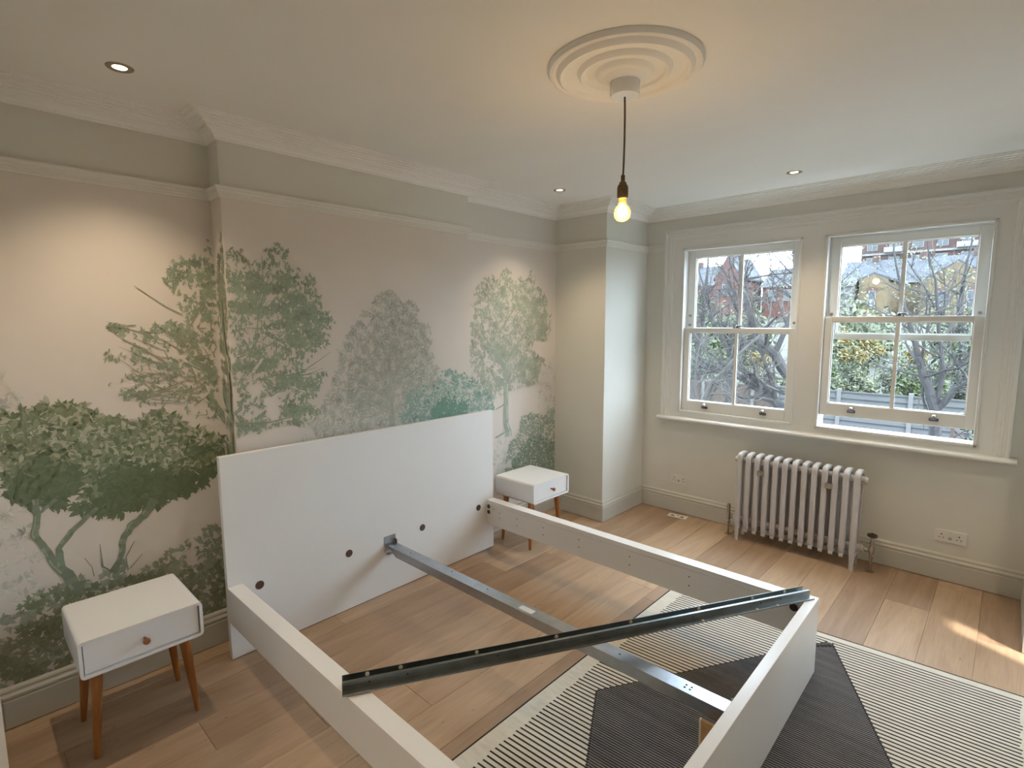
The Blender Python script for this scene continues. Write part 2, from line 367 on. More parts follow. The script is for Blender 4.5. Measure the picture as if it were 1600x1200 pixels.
# ------------------------------------------------------------------ the printed mural
MUR_R, MUR_B = ([['L',[[-4.07,0.924],[-3.979,0.888],[-3.969,0.777],[-3.926,0.682],[-3.945,0.577],[-4.03,0.499],[-4.105,0.503]],1700,0.045,'mist',0,0.5,0],['L',[[-4.024,1.471],[-3.999,1.383],[-3.98,1.3],[-4.005,1.257],[-4.043,1.237]],2200,0.045,'mist',0,0.6,0],['B',[[-2.532,1.675],[-2.456,1.709],[-2.423,1.794],[-2.336,1.805],[-2.27,1.743],[-2.2,1.756],[-2.139,1.707],[-2.132,1.629],[-2.068,1.588],[-2.019,1.515],[-2.052,1.447],[-2.013,1.363],[-1.962,1.276],[-1.911,1.124],[-1.969,0.981],[-2.318,1.009],[-2.58,1.002],[-2.815,0.974],[-2.854,1.051],[-2.786,1.181],[-2.724,1.316],[-2.681,1.419],[-2.687,1.472],[-2.617,1.558],[-2.575,1.611],[-2.473,1.61],[-2.48,1.647],[-2.545,1.647]],8500,0.022,'pale',0,3.1,0],['B',[[-2.543,1.412],[-2.382,1.74],[-2.202,1.706],[-2.051,1.467],[-2.016,1.218],[-2.221,1.076],[-2.577,1.083],[-2.691,1.206]],6000,0.022,'pale2',0,3.1,0],['B',[[-2.916,1.094],[-1.912,1.102],[-1.915,0.952],[-2.923,0.958]],3500,0.03,'mist',0,0.8,0],['R',[[-0.828,1.157],[-0.619,1.332],[-0.613,0.78],[-0.868,0.895]],5000,0.024,'mist',0,3.1,0],['R',[[-1.375,0.711],[-1.22,0.736],[-1.222,0.429],[-1.377,0.437]],5000,0.026,'mist',0,3.1,0],['R',[[-1.587,1.355],[-1.336,1.1],[-1.372,0.957],[-1.593,0.985]],5000,0.024,'pale',0,3.1,0],['L',[[-3.735,1.536],[-3.682,1.507],[-3.54,1.544],[-3.28,1.507],[-3.26,1.126],[-3.386,1.159],[-3.473,1.247],[-3.584,1.254],[-3.652,1.296],[-3.675,1.354],[-3.621,1.4],[-3.641,1.444],[-3.712,1.467]],1500,0.024,'A',0,0.7,0],['L',[[-3.693,1.651],[-3.67,1.608],[-3.596,1.585],[-3.51,1.615],[-3.38,1.645],[-3.272,1.63],[-3.267,1.481],[-3.416,1.511],[-3.516,1.538],[-3.611,1.546],[-3.687,1.589]],3600,0.027,'A',0,0.7,0],['L',[[-3.245,2.048],[-3.286,1.937],[-3.334,1.939],[-3.375,1.929],[-3.416,1.885],[-3.451,1.817],[-3.445,1.76],[-3.404,1.689],[-3.355,1.63],[-3.259,1.614]],4200,0.027,'A',0,0.9,0],['L',[[-3.256,1.873],[-3.307,1.855],[-3.322,1.795],[-3.294,1.721],[-3.253,1.706]],9000,0.03,'A',0,3.1,0],['L',[[-3.663,1.616],[-3.58,1.588],[-3.568,1.548],[-3.644,1.566]],7000,0.028,'A',0,0.5,0],['L',[[-3.473,1.607],[-3.342,1.621],[-3.359,1.558],[-3.458,1.571]],7000,0.028,'A',0,0.5,0],['L',[[-3.697,1.364],[-3.661,1.339],[-3.54,1.301],[-3.555,1.256],[-3.631,1.273]],5000,0.026,'A',0,0.5,0],['L',[[-3.601,1.518],[-3.467,1.437],[-3.367,1.449],[-3.266,1.491],[-3.277,1.319],[-3.373,1.358],[-3.527,1.37]],1500,0.026,'A',0,0.6,0],['L',[[-4.042,1.25],[-3.985,1.28],[-3.946,1.296],[-3.888,1.294],[-3.849,1.274],[-3.808,1.272],[-3.747,1.228],[-3.658,1.211],[-3.658,1.16],[-3.698,1.146],[-3.734,1.109],[-3.783,1.048],[-3.809,0.928],[-3.852,0.916],[-3.874,0.855],[-3.96,0.888],[-4.017,0.892],[-4.045,0.996],[-4.061,1.025]],8200,0.042,'BUSH',0.5,1.6,0],['L',[[-3.783,1.048],[-3.699,1.132],[-3.639,1.157],[-3.602,1.175],[-3.526,1.208],[-3.464,1.185],[-3.389,1.113],[-3.252,1.028],[-3.261,0.882],[-3.38,0.827],[-3.491,0.791],[-3.569,0.78],[-3.69,0.774],[-3.758,0.787],[-3.799,0.835],[-3.842,0.832],[-3.844,0.861],[-3.793,0.91]],8200,0.042,'BUSH',0.6,1.6,0],['L',[[-3.626,0.491],[-3.533,0.547],[-3.425,0.566],[-3.276,0.637],[-3.284,0.403],[-3.435,0.407]],3000,0.032,'mid',0.5,0.7,0],['L',[[-4.107,0.477],[-4.062,0.458],[-3.989,0.524],[-3.887,0.522],[-3.8,0.53],[-3.707,0.55],[-3.589,0.493],[-3.428,0.512],[-3.278,0.503],[-3.271,0.122],[-3.279,-0.122],[-3.723,0.003],[-4.134,0.151]],3600,0.036,'mid',0.4,1.5,0],['L',[[-4.116,0.373],[-3.998,0.417],[-3.896,0.416],[-3.688,0.483],[-3.254,0.393],[-3.275,-0.053],[-3.723,0.003],[-4.134,0.151]],5200,0.036,'under',0.2,1.5,0],['L',[[-4.07,0.475],[-3.991,0.497],[-3.888,0.513],[-3.802,0.51],[-3.817,0.457],[-3.934,0.46],[-4.034,0.446]],3000,0.034,'bush',0.7,1.2,0],['B',[[-3.254,2.003],[-3.227,1.992],[-3.17,1.965],[-3.143,1.926],[-3.113,1.935],[-3.072,1.932],[-3.051,1.967],[-3.02,1.967],[-2.996,2.019],[-2.926,1.998],[-2.956,1.923],[-2.901,1.908],[-2.845,1.866],[-2.797,1.859],[-2.764,1.794],[-2.782,1.737],[-2.734,1.663],[-2.692,1.615],[-2.75,1.564],[-2.725,1.539],[-2.742,1.491],[-2.816,1.47],[-2.847,1.411],[-2.861,1.347],[-2.757,1.329],[-2.804,1.274],[-2.85,1.22],[-2.804,1.127],[-2.945,1.068],[-3.016,1.108],[-3.131,1.05],[-3.232,1.067],[-3.254,1.142],[-3.213,1.199],[-3.249,1.315],[-3.272,1.629]],3000,0.026,'A',0,0.7,0],['B',[[-3.205,1.809],[-3.116,1.838],[-3.039,1.864],[-2.945,1.828],[-2.865,1.744],[-2.77,1.67],[-2.756,1.578],[-2.8,1.493],[-2.891,1.447],[-2.956,1.499],[-2.99,1.597],[-3.112,1.645],[-3.214,1.659]],6500,0.03,'A',0,0.7,0],['B',[[-2.98,1.773],[-2.865,1.744],[-2.781,1.663],[-2.795,1.527],[-2.89,1.457],[-2.961,1.515],[-2.988,1.629]],9000,0.03,'A',0,0.8,0],['B',[[-3.16,1.835],[-3.102,1.829],[-3.042,1.801],[-3.046,1.739],[-3.123,1.721],[-3.155,1.781]],8000,0.03,'A',0,0.8,0],['B',[[-3.241,1.448],[-3.136,1.49],[-2.997,1.468],[-3.033,1.389],[-3.144,1.365],[-3.176,1.32],[-3.244,1.311]],6000,0.03,'A',0.3,0.6,0],['B',[[-3.036,1.334],[-2.937,1.339],[-2.779,1.327],[-2.811,1.274],[-2.856,1.231],[-2.941,1.26],[-3.023,1.291]],8500,0.03,'A',0.1,0.6,0],['B',[[-3.012,1.191],[-2.876,1.192],[-2.807,1.131],[-2.934,1.08],[-2.999,1.123]],7000,0.028,'A',0.2,0.7,0],['B',[[-3.261,1.127],[-3.14,1.158],[-3.015,1.125],[-3.115,1.064],[-3.229,1.069]],4000,0.026,'A',0.2,0.6,0],['B',[[-3.258,1.629],[-2.992,1.565],[-2.963,1.483],[-3.12,1.505],[-3.258,1.54]],2600,0.03,'paper',0,0.6,0],['B',[[-3.191,1.809],[-2.781,1.663],[-2.825,1.494],[-3.113,1.629]],700,0.024,'paper',0.2,0.7,0],['B',[[-2.293,1.065],[-2.218,1.176],[-2.143,1.229],[-2.016,1.218],[-1.961,1.297],[-1.88,1.313],[-1.796,1.264],[-1.704,1.226],[-1.708,0.977],[-1.969,0.981],[-2.125,0.982],[-2.272,0.983]],7500,0.028,'teal',1.2,0.9,0],['B',[[-2.062,1.048],[-1.966,1.121],[-1.856,1.109],[-1.742,1.053],[-1.743,0.982],[-2.022,0.984]],16000,0.03,'teald',1.3,0.9,0],['B',[[-2.221,1.076],[-1.963,1.235],[-1.74,1.194],[-1.742,1.061],[-1.966,1.108]],2500,0.026,'teall',1.2,0.9,0],['R',[[-1.608,1.21],[-1.489,1.176],[-1.371,1.045],[-1.358,0.965],[-1.613,0.95]],7000,0.028,'teal',1.2,0.9,0],['R',[[-1.59,1.561],[-1.545,1.674],[-1.555,1.832],[-1.459,1.927],[-1.375,1.945],[-1.295,1.912],[-1.26,2.008],[-1.191,2.022],[-1.156,1.943],[-1.069,1.958],[-0.994,1.938],[-0.949,2.005],[-0.887,2.008],[-0.871,1.934],[-0.815,1.886],[-0.758,1.811],[-0.733,1.707],[-0.673,1.602],[-0.706,1.496],[-0.772,1.445],[-0.893,1.448],[-0.971,1.4],[-0.771,1.312],[-0.755,1.258],[-0.852,1.159],[-0.836,1.105],[-1.01,1.094],[-1.16,1.083],[-1.337,1.051],[-1.371,1.006],[-1.404,1.097],[-1.514,1.211],[-1.593,1.356]],2900,0.028,'Rt',0.1,0.9,0],['R',[[-1.12,1.8],[-1.01,1.828],[-0.894,1.857],[-0.774,1.732],[-0.707,1.602],[-0.773,1.497],[-0.893,1.474],[-1.01,1.528],[-0.972,1.628],[-1.084,1.703]],7000,0.03,'Rt',0,3.1,0],['R',[[-1.446,1.442],[-1.333,1.462],[-1.158,1.432],[-1.032,1.453],[-1.122,1.331],[-1.266,1.29],[-1.368,1.344]],9000,0.03,'Rt',0,3.1,0],['R',[[-1.085,1.354],[-0.771,1.312],[-0.853,1.185],[-0.971,1.106],[-1.1,1.204]],7000,0.03,'Rt',0,3.1,0],['R',[[-1.395,1.861],[-1.226,1.916],[-1.157,1.775],[-1.297,1.676]],3500,0.028,'Rt',0,3.1,0],['R',[[-1.251,0.435],[-1.198,0.671],[-1.102,0.717],[-1.048,0.855],[-0.932,0.876],[-0.769,0.828],[-0.615,0.919],[-0.607,0.182],[-1.164,0.259]],5500,0.032,'shr',1.1,1.1,0],['R',[[-1.162,0.52],[-0.931,0.69],[-0.611,0.582],[-0.607,0.182],[-1.164,0.259]],5500,0.032,'shrd',1.1,1.1,0]],[['B',[[-2.363,1.402,0.0178],[-2.364,1.249,0.027],[-2.356,1.093,0.0364],[-2.352,0.967,0.046]],'pale2'],['B',[[-2.364,1.249,0.018],[-2.214,1.295,0.012],[-2.115,1.349,0.0075]],'pale2'],['B',[[-2.372,1.288,0.0179],[-2.504,1.354,0.0105],[-2.583,1.414,0.006]],'pale2'],['B',[[-2.359,1.152,0.0181],[-2.466,1.22,0.0107],[-2.57,1.249,0.0061]],'pale2'],['B',[[-2.356,1.093,0.0182],[-2.511,1.168,0.0106],[-2.634,1.164,0.006]],'pale2'],['L',[[-3.571,1.778,0.0028],[-3.521,1.738,0.0039],[-3.455,1.688,0.0051],[-3.393,1.653,0.0063]],'A2'],['L',[[-3.634,1.547,0.0027],[-3.566,1.508,0.0043],[-3.48,1.44,0.0066]],'A2'],['L',[[-3.48,1.44,0.004],[-3.466,1.38,0.0041],[-3.44,1.312,0.0047]],'A2'],['L',[[-3.609,1.411,0.0028],[-3.572,1.36,0.0036],[-3.532,1.306,0.005],[-3.443,1.301,0.0057],[-3.345,1.279,0.0072]],'A2'],['L',[[-3.532,1.306,0.004],[-3.63,1.282,0.0028]],'A2'],['L',[[-3.443,1.298,0.0042],[-3.479,1.262,0.0036],[-3.508,1.221,0.003]],'A2'],['L',[[-3.416,1.511,0.0037],[-3.356,1.615,0.0054],[-3.3,1.721,0.0066]],'A2'],['L',[[-3.373,1.431,0.027],[-3.32,1.403,0.039],[-3.273,1.338,0.0517]],'A'],['L',[[-3.309,1.266,0.0254],[-3.271,1.192,0.0291],[-3.228,1.122,0.0359]],'A'],['L',[[-3.97,0.912,0.0215],[-3.969,0.818,0.0218],[-3.983,0.768,0.0218],[-3.955,0.705,0.0245],[-3.931,0.628,0.0314],[-3.894,0.567,0.039],[-3.865,0.476,0.0537]],'bark'],['L',[[-3.967,0.844,0.0099],[-3.938,0.869,0.0121],[-3.903,0.895,0.0143]],'bark'],['L',[[-3.773,0.825,0.0157],[-3.813,0.793,0.0176],[-3.866,0.746,0.0193],[-3.912,0.685,0.021],[-3.912,0.607,0.0298]],'bark'],['L',[[-3.562,0.809,0.0384],[-3.608,0.745,0.0326],[-3.66,0.709,0.0318],[-3.694,0.659,0.0265],[-3.707,0.58,0.0218],[-3.742,0.518,0.0311]],'bark'],['L',[[-3.733,0.514,0.0072],[-3.775,0.559,0.007],[-3.777,0.662,0.0023]],'bark'],['L',[[-3.686,0.512,0.0059],[-3.689,0.574,0.0044],[-3.653,0.638,0.0025]],'bark'],['L',[[-3.678,0.516,0.004],[-3.628,0.569,0.002]],'bark'],['L',[[-3.807,0.526,0.0037],[-3.812,0.572,0.0027],[-3.833,0.617,0.0018]],'bark'],['B',[[-3.252,1.173,0.0173],[-3.213,1.199,0.0176],[-3.202,1.229,0.0147],[-3.225,1.238,0.0116]],'A'],['B',[[-3.237,1.133,0.0073],[-3.08,1.117,0.0064],[-2.948,1.132,0.0048]],'A2'],['B',[[-3.191,1.322,0.0177],[-3.127,1.395,0.0152],[-3.093,1.441,0.0093]],'paper'],['B',[[-3.288,1.054,0.0399],[-3.265,1.144,0.0286],[-3.271,1.329,0.0169]],'A'],['B',[[-3.234,1.569,0.0057],[-3.16,1.592,0.0044],[-3.023,1.581,0.0032]],'A2'],['B',[[-3.213,1.447,0.0058],[-3.059,1.503,0.0047],[-2.888,1.629,0.0034]],'A2'],['R',[[-1.205,0.724,0.0735],[-1.233,0.865,0.0505],[-1.225,1.079,0.043],[-1.237,1.313,0.0565]],'Rt2'],['R',[[-1.239,1.14,0.0498],[-1.349,1.198,0.0409],[-1.402,1.279,0.0233]],'Rt2'],['R',[[-1.21,1.152,0.0287],[-1.174,1.224,0.0217]],'Rt2'],['R',[[-1.238,1.288,0.0566],[-1.354,1.401,0.054],[-1.466,1.443,0.0259]],'Rt2'],['R',[[-1.23,1.297,0.0425],[-1.122,1.406,0.0293],[-1.01,1.528,0.0152]],'Rt2'],['R',[[-1.298,1.533,0.0137],[-1.193,1.653,0.0142],[-1.121,1.727,0.0109]],'Rt2'],['R',[[-1.345,0.954,0.0104],[-1.247,0.982,0.0107]],'Rt2'],['R',[[-1.347,0.737,0.014],[-1.234,0.764,0.0181]],'Rt2']])
TONE = {'A': (.30,.355,.265), 'A2': (.33,.345,.26), 'mist': (.60,.585,.52), 'pale': (.485,.49,.425), 'pale2': (.44,.455,.39), 'paper': (.66,.62,.555),
        'bush': (.235,.275,.175), 'bushl': (.45,.455,.345), 'bushd': (.150,.195,.115), 'bark': (.225,.27,.20), 'mid': (.335,.36,.27), 'under': (.235,.26,.175),
        'teal': (.27,.39,.325), 'teald': (.185,.315,.245), 'teall': (.56,.62,.555), 'Rt': (.39,.43,.345), 'Rt2': (.38,.425,.35), 'shr': (.31,.37,.29), 'shrd': (.225,.285,.215)}
BIG = {'bush': .9, 'bushl': .85, 'bushd': .9, 'under': .8, 'mid': .8, 'A': .78, 'Rt': .72, 'pale': .7, 'teal': .7}; MORE = {'A': 1.5, 'BUSH': .85, 'under': .9, 'pale': 1.7, 'Rt': 1.9, 'mist': 1.3, 'pale2': 1.3}
def in_poly(x, y, poly):
    c = False; j = len(poly)-1
    for i in range(len(poly)):
        xi, yi = poly[i]; xj, yj = poly[j]
        if (yi > y) != (yj > y) and x < (xj-xi)*(y-yi)/(yj-yi)+xi: c = not c
        j = i
    return c
SURF = {'L': (-.13, -4.148, -3.241), 'B': (0., -3.239, -1.713), 'R': (-.125, -1.711, -.627)}
class Ink:
    def __init__(s): s.v = []; s.f = []; s.c = []
    def poly(s, pts, col):
        k = len(s.v); s.v += pts; s.f.append(tuple(range(k, k+len(pts)))); s.c += [(*col, 1)]*len(pts)
inks = {k: Ink() for k in ('L', 'B', 'R', 'C')}
layer = [0]
def put(surf, pts2, col):
    """pts2: (along, z) outline on a wall surface; each stroke lies a hair above the one before"""
    layer[0] += 1; d = .0006+layer[0]*2.2e-8
    if surf == 'C': inks['C'].poly([(min(max(a, -.129), -.001), -3.24-d, z) for a, z in pts2], col); return
    x, lo, hi = SURF[surf]
    inks[surf].poly([(x+d, min(max(a, lo), hi), min(max(z, .17), 2.185)) for a, z in pts2], col)
rm = random.Random(3)
LEAF = [(-.5,.01), (.02,.19), (.5,0), (-.05,-.17)]
LEAF6 = [(-.5,0), (-.22,.17), (.14,.19), (.5,0), (.14,-.17), (-.2,-.19)]
def leaf(surf, a, z, ln, ang, tone, fat=1., k=1.):
    c, s_ = math.cos(ang), math.sin(ang); k *= rm.uniform(.86, 1.16)
    col = tuple(min(.75, q*k) for q in TONE[tone])
    put(surf, [(a+(p*c-q*fat*s_)*ln, z+(p*s_+q*fat*c)*ln) for p, q in (LEAF6 if tone in ROUND else LEAF)], col)
DENS = 3.8; LSZ = .62
ROUND = {'bush', 'bushl', 'bushd', 'under', 'mid'}
# how strongly each kind of foliage breaks into clumps: (noise frequency along, up, threshold)
CLUMP = {'A': (11, 21, -.10), 'pale': (22, 24, -.16), 'pale2': (17, 17, -.02), 'Rt': (13, 20, -.14), 'teal': (18, 18, -.22), 'shr': (14, 14, -.25), 'mist': (12, 16, -.05), 'mid': (10, 12, -.12), 'under': (9, 10, -.05), 'paper': (12, 24, -.05)}
def nz2(x, z, fx, fz, o=0.): return noise.noise(Vector((x*fx+o, z*fz-o, o)))
def region(surf, poly, dens, ln, tone, ang, spr, solid):
    xs = [p[0] for p in poly]; zs = [p[1] for p in poly]
    lo, hi = (SURF[surf][1], SURF[surf][2]) if surf != 'C' else (-.13, 0)
    n = int((max(xs)-min(xs))*(max(zs)-min(zs))*dens*DENS*MORE.get(tone, 1))
    sprig = 4 if dens < 5000 else 3; z0, z1 = max(min(zs), .17), max(zs)
    cl = CLUMP.get(tone); off = 3. if surf == 'R' else 0.
    for _ in range(n//sprig):
        x, z = rm.uniform(min(xs), max(xs)), rm.uniform(min(zs), max(zs))
        wx = .022*nz2(x, z, 21, 21, 11); wz = .022*nz2(x, z, 21, 21, 17)      # ragged outline
        if not in_poly(x+wx, z+wz, poly): continue
        if not (lo < x < hi) or z < .17: continue
        t = tone; k = 1.
        if cl:
            v = nz2(x, z, cl[0], cl[1], off)+.5*nz2(x, z, cl[0]*2.3, cl[1]*2.3, off+7)
            if v < cl[2]+rm.uniform(-.06, .06) and rm.random() < .86: continue
            k = 1.16-.45*max(0, min(1, v+.15))
        base = ang+rm.uniform(-spr, spr)+(math.pi if rm.random() < .5 else 0)
        for q in range(sprig):      # a little tuft of leaves fanning from one point
            if tone == 'BUSH':      # dense dark underside, mixed light and dark leaves above
                h = (z-z0)/(z1-z0)+.34*nz2(x, z, 7, 9)+rm.uniform(-.07, .07)
                t = 'bushd' if h < .40 else ('bushl' if rm.random() < .30+.25*nz2(x, z, 16, 16, 5) and h > .46 else ('bushd' if rm.random() < .30 else 'bush')); k = 1.
            a2 = base+(q-(sprig-1)/2)*rm.uniform(.5, .9); l2 = ln*BIG.get(t, LSZ)*rm.uniform(.5, 1.25)
            leaf(surf, x+math.cos(a2)*l2*.45, z+math.sin(a2)*l2*.45, l2, a2, t, rm.uniform(.6, 1.3), k)
def stroke(surf, pts, tone):
    P = []
    for i in range(len(pts)-1):
        (a0, z0, w0), (a1, z1, w1) = pts[i], pts[i+1]
        for k in range(4): t = k/4; P.append((a0+(a1-a0)*t+rm.uniform(-.1,.1)*w0, z0+(z1-z0)*t, (w0+(w1-w0)*t)*rm.uniform(.9, 1.12)))
    P.append(pts[-1]); L = []; R = []
    for i, (a, z, w) in enumerate(P):
        b = P[min(i+1, len(P)-1)]; c = P[max(i-1, 0)]; dx, dz = b[0]-c[0], b[1]-c[1]; q = math.hypot(dx, dz) or 1
        L.append((a-dz/q*w/2, z+dx/q*w/2)); R.append((a+dz/q*w/2, z-dx/q*w/2))
    col = TONE[tone]
    for i in range(len(P)-1):
        k = rm.uniform(.88, 1.12); put(surf, [L[i], L[i+1], R[i+1], R[i]], tuple(q*k for q in col))
        if P[i][2] > .02:       # paler printed flank of a trunk
            mid = [((L[j][0]*.35+R[j][0]*.65), (L[j][1]*.35+R[j][1]*.65)) for j in (i, i+1)]
            e2 = [((L[j][0]*.12+R[j][0]*.88), (L[j][1]*.12+R[j][1]*.88)) for j in (i, i+1)]
            if rm.random() < .6: put(surf, [mid[0], mid[1], e2[1], e2[0]], tuple(min(.7, q*1.7) for q in col))
for r in MUR_R: region(*r)
for b in MUR_B: stroke(*b)
def twigs(surf, anchor, poly, n, w, tone):
    xs = [p[0] for p in poly]; zs = [p[1] for p in poly]; m = 0
    while m < n:
        x, z = rm.uniform(min(xs), max(xs)), rm.uniform(min(zs), max(zs))
        if not in_poly(x, z, poly): continue
        m += 1; ax, az = anchor; t = rm.uniform(.45, .8); bx, bz = ax+(x-ax)*t, az+(z-az)*t+rm.uniform(-.05, .05)
        mx, mz = (bx+x)/2+rm.uniform(-.03, .03), (bz+z)/2+rm.uniform(-.03, .03)
        stroke(surf, [(bx, bz, w), (mx, mz, w*.7), (x, z, w*.3)], tone)
twigs('L', (-3.25, 1.28), MUR_R[8][1], 46, .006, 'A2')
twigs('L', (-3.25, 1.40), MUR_R[9][1], 26, .006, 'A2')
twigs('B', (-3.22, 1.28), [(-3.2,1.2), (-2.75,1.25), (-2.7,1.6), (-2.9,1.95), (-3.2,1.95)], 30, .006, 'A')
twigs('B', (-2.36, 1.10), [(-2.65,1.0), (-2.1,1.0), (-2.15,1.4), (-2.36,1.75), (-2.6,1.4)], 40, .006, 'pale2')
twigs('R', (-1.42, 1.35), [(-1.68,1.3), (-1.1,1.3), (-1.0,1.6), (-1.2,1.95), (-1.6,1.9)], 34, .007, 'Rt2')
# the strip of print that wraps round the side of the chimney breast
region('C', [(-.13,1.86), (-.05,1.95), (0,2.04), (0,1.10), (-.13,1.10)], 2600, .028, 'A', 0, 1.2, 0)
region('C', [(-.10,1.86), (0,1.92), (0,1.62), (-.12,1.65)], 2600, .03, 'A2', 0, 1.2, 0)
stroke('C', [(-.04,.60,.055), (-.05,1.0,.05), (-.03,1.3,.045), (-.07,1.62,.03), (-.05,1.85,.012)], 'A2')
stroke('C', [(-.13,1.30,.05), (-.07,1.2,.05), (-.03,1.12,.05)], 'A')
region('C', [(-.13,.17), (0,.17), (0,.62), (-.13,.7)], 3200, .032, 'under', .2, 1.5, 0)
region('C', [(-.13,.9), (0,.95), (0,1.0), (-.13,1.06)], 3000, .036, 'bush', .2, 1.5, 0)
for k, nm in (('L', 'left alcove'), ('C', 'breast side'), ('B', 'chimney breast'), ('R', 'right alcove')):
    ink = inks[k]; me = bpy.data.meshes.new('mural_print'); me.from_pydata(ink.v, [], ink.f); me.materials.append(M['mural_ink'])
    ca = me.color_attributes.new('ink', 'FLOAT_COLOR', 'POINT'); ca.data.foreach_set('color', np.array(ink.c, dtype=np.float32).ravel())
    o = bpy.data.objects.new('mural_print', me); C.objects.link(o); o.parent = wall_left; o.location = -ABS[wall_left]
    tag(o, 'green woodland mural printed on the %s' % nm, kind='stuff')

# ------------------------------------------------------------------ windows
OP = [(.709, 1.567), (1.731, 2.575)]; OZ0, OZ1 = .875, 2.182
mb = MB()
for x0, x1, z0, z1 in ((.60,OP[0][0],.80,2.29), (OP[0][1],OP[1][0],.80,2.29), (OP[1][1],2.68,.80,2.29), (OP[0][0],OP[0][1],.80,OZ0), (OP[1][0],OP[1][1],.80,OZ0), (OP[0][0],OP[0][1],OZ1,2.29), (OP[1][0],OP[1][1],OZ1,2.29)):
    mb.box(x0, x1, -.006, .135, z0, z1)
casing = tag(mb.build('trim_10', 'window_paint'), 'white boxed casing around both sash windows', 'window casing', kind='structure')
# architrave moulding: left, top, right
AR = [(0,0), (0,-.030), (.010,-.034), (.018,-.030), (.022,-.024), (.034,-.022), (.038,-.027), (.048,-.027), (.052,-.020), (.066,-.017), (.074,-.010), (.078,0)]   # (inward from outer edge, y)
AX0, AX1, AZ1, AZ0 = .545, 2.735, 2.345, .826
mb = MB()
mb.prism(AR, lambda p: (AX0+p[0], p[1], AZ0), lambda p: (AX0+p[0], p[1], AZ1-p[0]))
mb.prism(AR, lambda p: (AX0+p[0], p[1], AZ1-p[0]), lambda p: (AX1-p[0], p[1], AZ1-p[0]))
mb.prism(AR, lambda p: (AX1-p[0], p[1], AZ1-p[0]), lambda p: (AX1-p[0], p[1], AZ0))
mb.build('architrave', 'window_paint', casing)
mb = MB(); mb.prism([(0.0,.795), (-.058,.795), (-.066,.797), (-.071,.803), (-.072,.810), (-.069,.817), (-.060,.825), (0.0,.827)], lambda p: (.528, p[0], p[1]), lambda p: (2.768, p[0], p[1]))
mb.build('window_sill', 'window_paint', casing, bevel=.003)

def sash(root, nm, x0, x1, z0, z1, y0, y1, st, tr, br_, stops=(), lifts=False, lock=None):
    mb = MB(); mb.box(x0, x0+st, y0, y1, z0, z1); mb.box(x1-st, x1, y0, y1, z0, z1)
    mb.box(x0+st, x1-st, y0, y1, z0, z0+br_); mb.box(x0+st, x1-st, y0, y1, z1-tr, z1)
    s = mb.build(nm, 'window_paint', root, bevel=.003)
    xm = (x0+x1)/2; mb = MB(); mb.prism([(-.011,0), (-.011,.006), (-.004,.016), (-.004,y1-y0-.01), (.004,y1-y0-.01), (.004,.016), (.011,.006), (.011,0)], lambda p: (xm+p[0], y0+.004+p[1], z0+br_), lambda p: (xm+p[0], y0+.004+p[1], z1-tr))
    mb.build('glazing_bar', 'window_paint', s)
    yg = y0+.026
    for a, b in ((x0+st, xm-.004), (xm+.004, x1-st)):
        mb = MB(); mb.box(a-.004, b+.004, yg, yg+.004, z0+br_-.004, z1-tr+.004); mb.build('pane', 'pane_glass', s)
    # putty line around the glass: a small bevelled bead
    mb = MB()
    for a, b, c, d in ((x0+st, x0+st+.006, z0+br_, z1-tr), (x1-st-.006, x1-st, z0+br_, z1-tr), (x0+st, x1-st, z0+br_, z0+br_+.006), (x0+st, x1-st, z1-tr-.006, z1-tr)):
        mb.box(a, b, y0+.012, y0+.026, c, d)
    mb.build('glazing_bead', 'window_paint', s)
    for (sx, sz) in stops:
        mb = MB(); mb.lathe([(.011,0), (.011,-.004), (.007,-.006), (.006,-.012), (.0095,-.015), (.0085,-.022), (0,-.024)], 12, (sx, y0, sz), 'y'); mb.build('sash_stop', 'nickel', s, smooth=True)
    if lifts:
        for f in (.235, .765):
            lx = x0+(x1-x0)*f; lz = z0+br_*.55
            mb = MB(); mb.mi = 0; mb.prism(rrect(lx-.024, lx+.024, lz-.016, lz+.002, .004, 3), lambda p: (p[0], y0-.004, p[1]), lambda p: (p[0], y0, p[1]))
            mb.prism([(-.030,.004), (-.034,.009), (-.022,-.006), (-.004,-.010), (0,-.006), (0,.002)], lambda p: (lx-.018, y0+p[0], lz+p[1]), lambda p: (lx+.018, y0+p[0], lz+p[1]))
            mb.mi = 1; mb.lathe([(.014,0), (.014,-.014), (.010,-.022), (0,-.024)], 14, (lx, y0, lz+.012), 'y')
            mb.build('sash_lift', ['lift_dark', 'chrome'], s, smooth=True)
    if lock is not None:
        mb = MB(); mb.box(xm-.03, xm+.03, y0+.006, y1-.006, z1, z1+.006); mb.lathe([(.012,0), (.012,.012), (.006,.018), (0,.019)], 12, (xm, (y0+y1)/2, z1+.006)); mb.tube([(xm, (y0+y1)/2, z1+.014), (xm+.045, y0-.002, z1+.016)], .005, 8)
        mb.build('sash_lock', 'lift_dark', s, smooth=True)
    return s
WL = [(1, 0., 0., 'left hand white sash window, lower sash fully closed'), (2, .083, -.03, 'right hand white sash window, lower sash pushed up a little')]
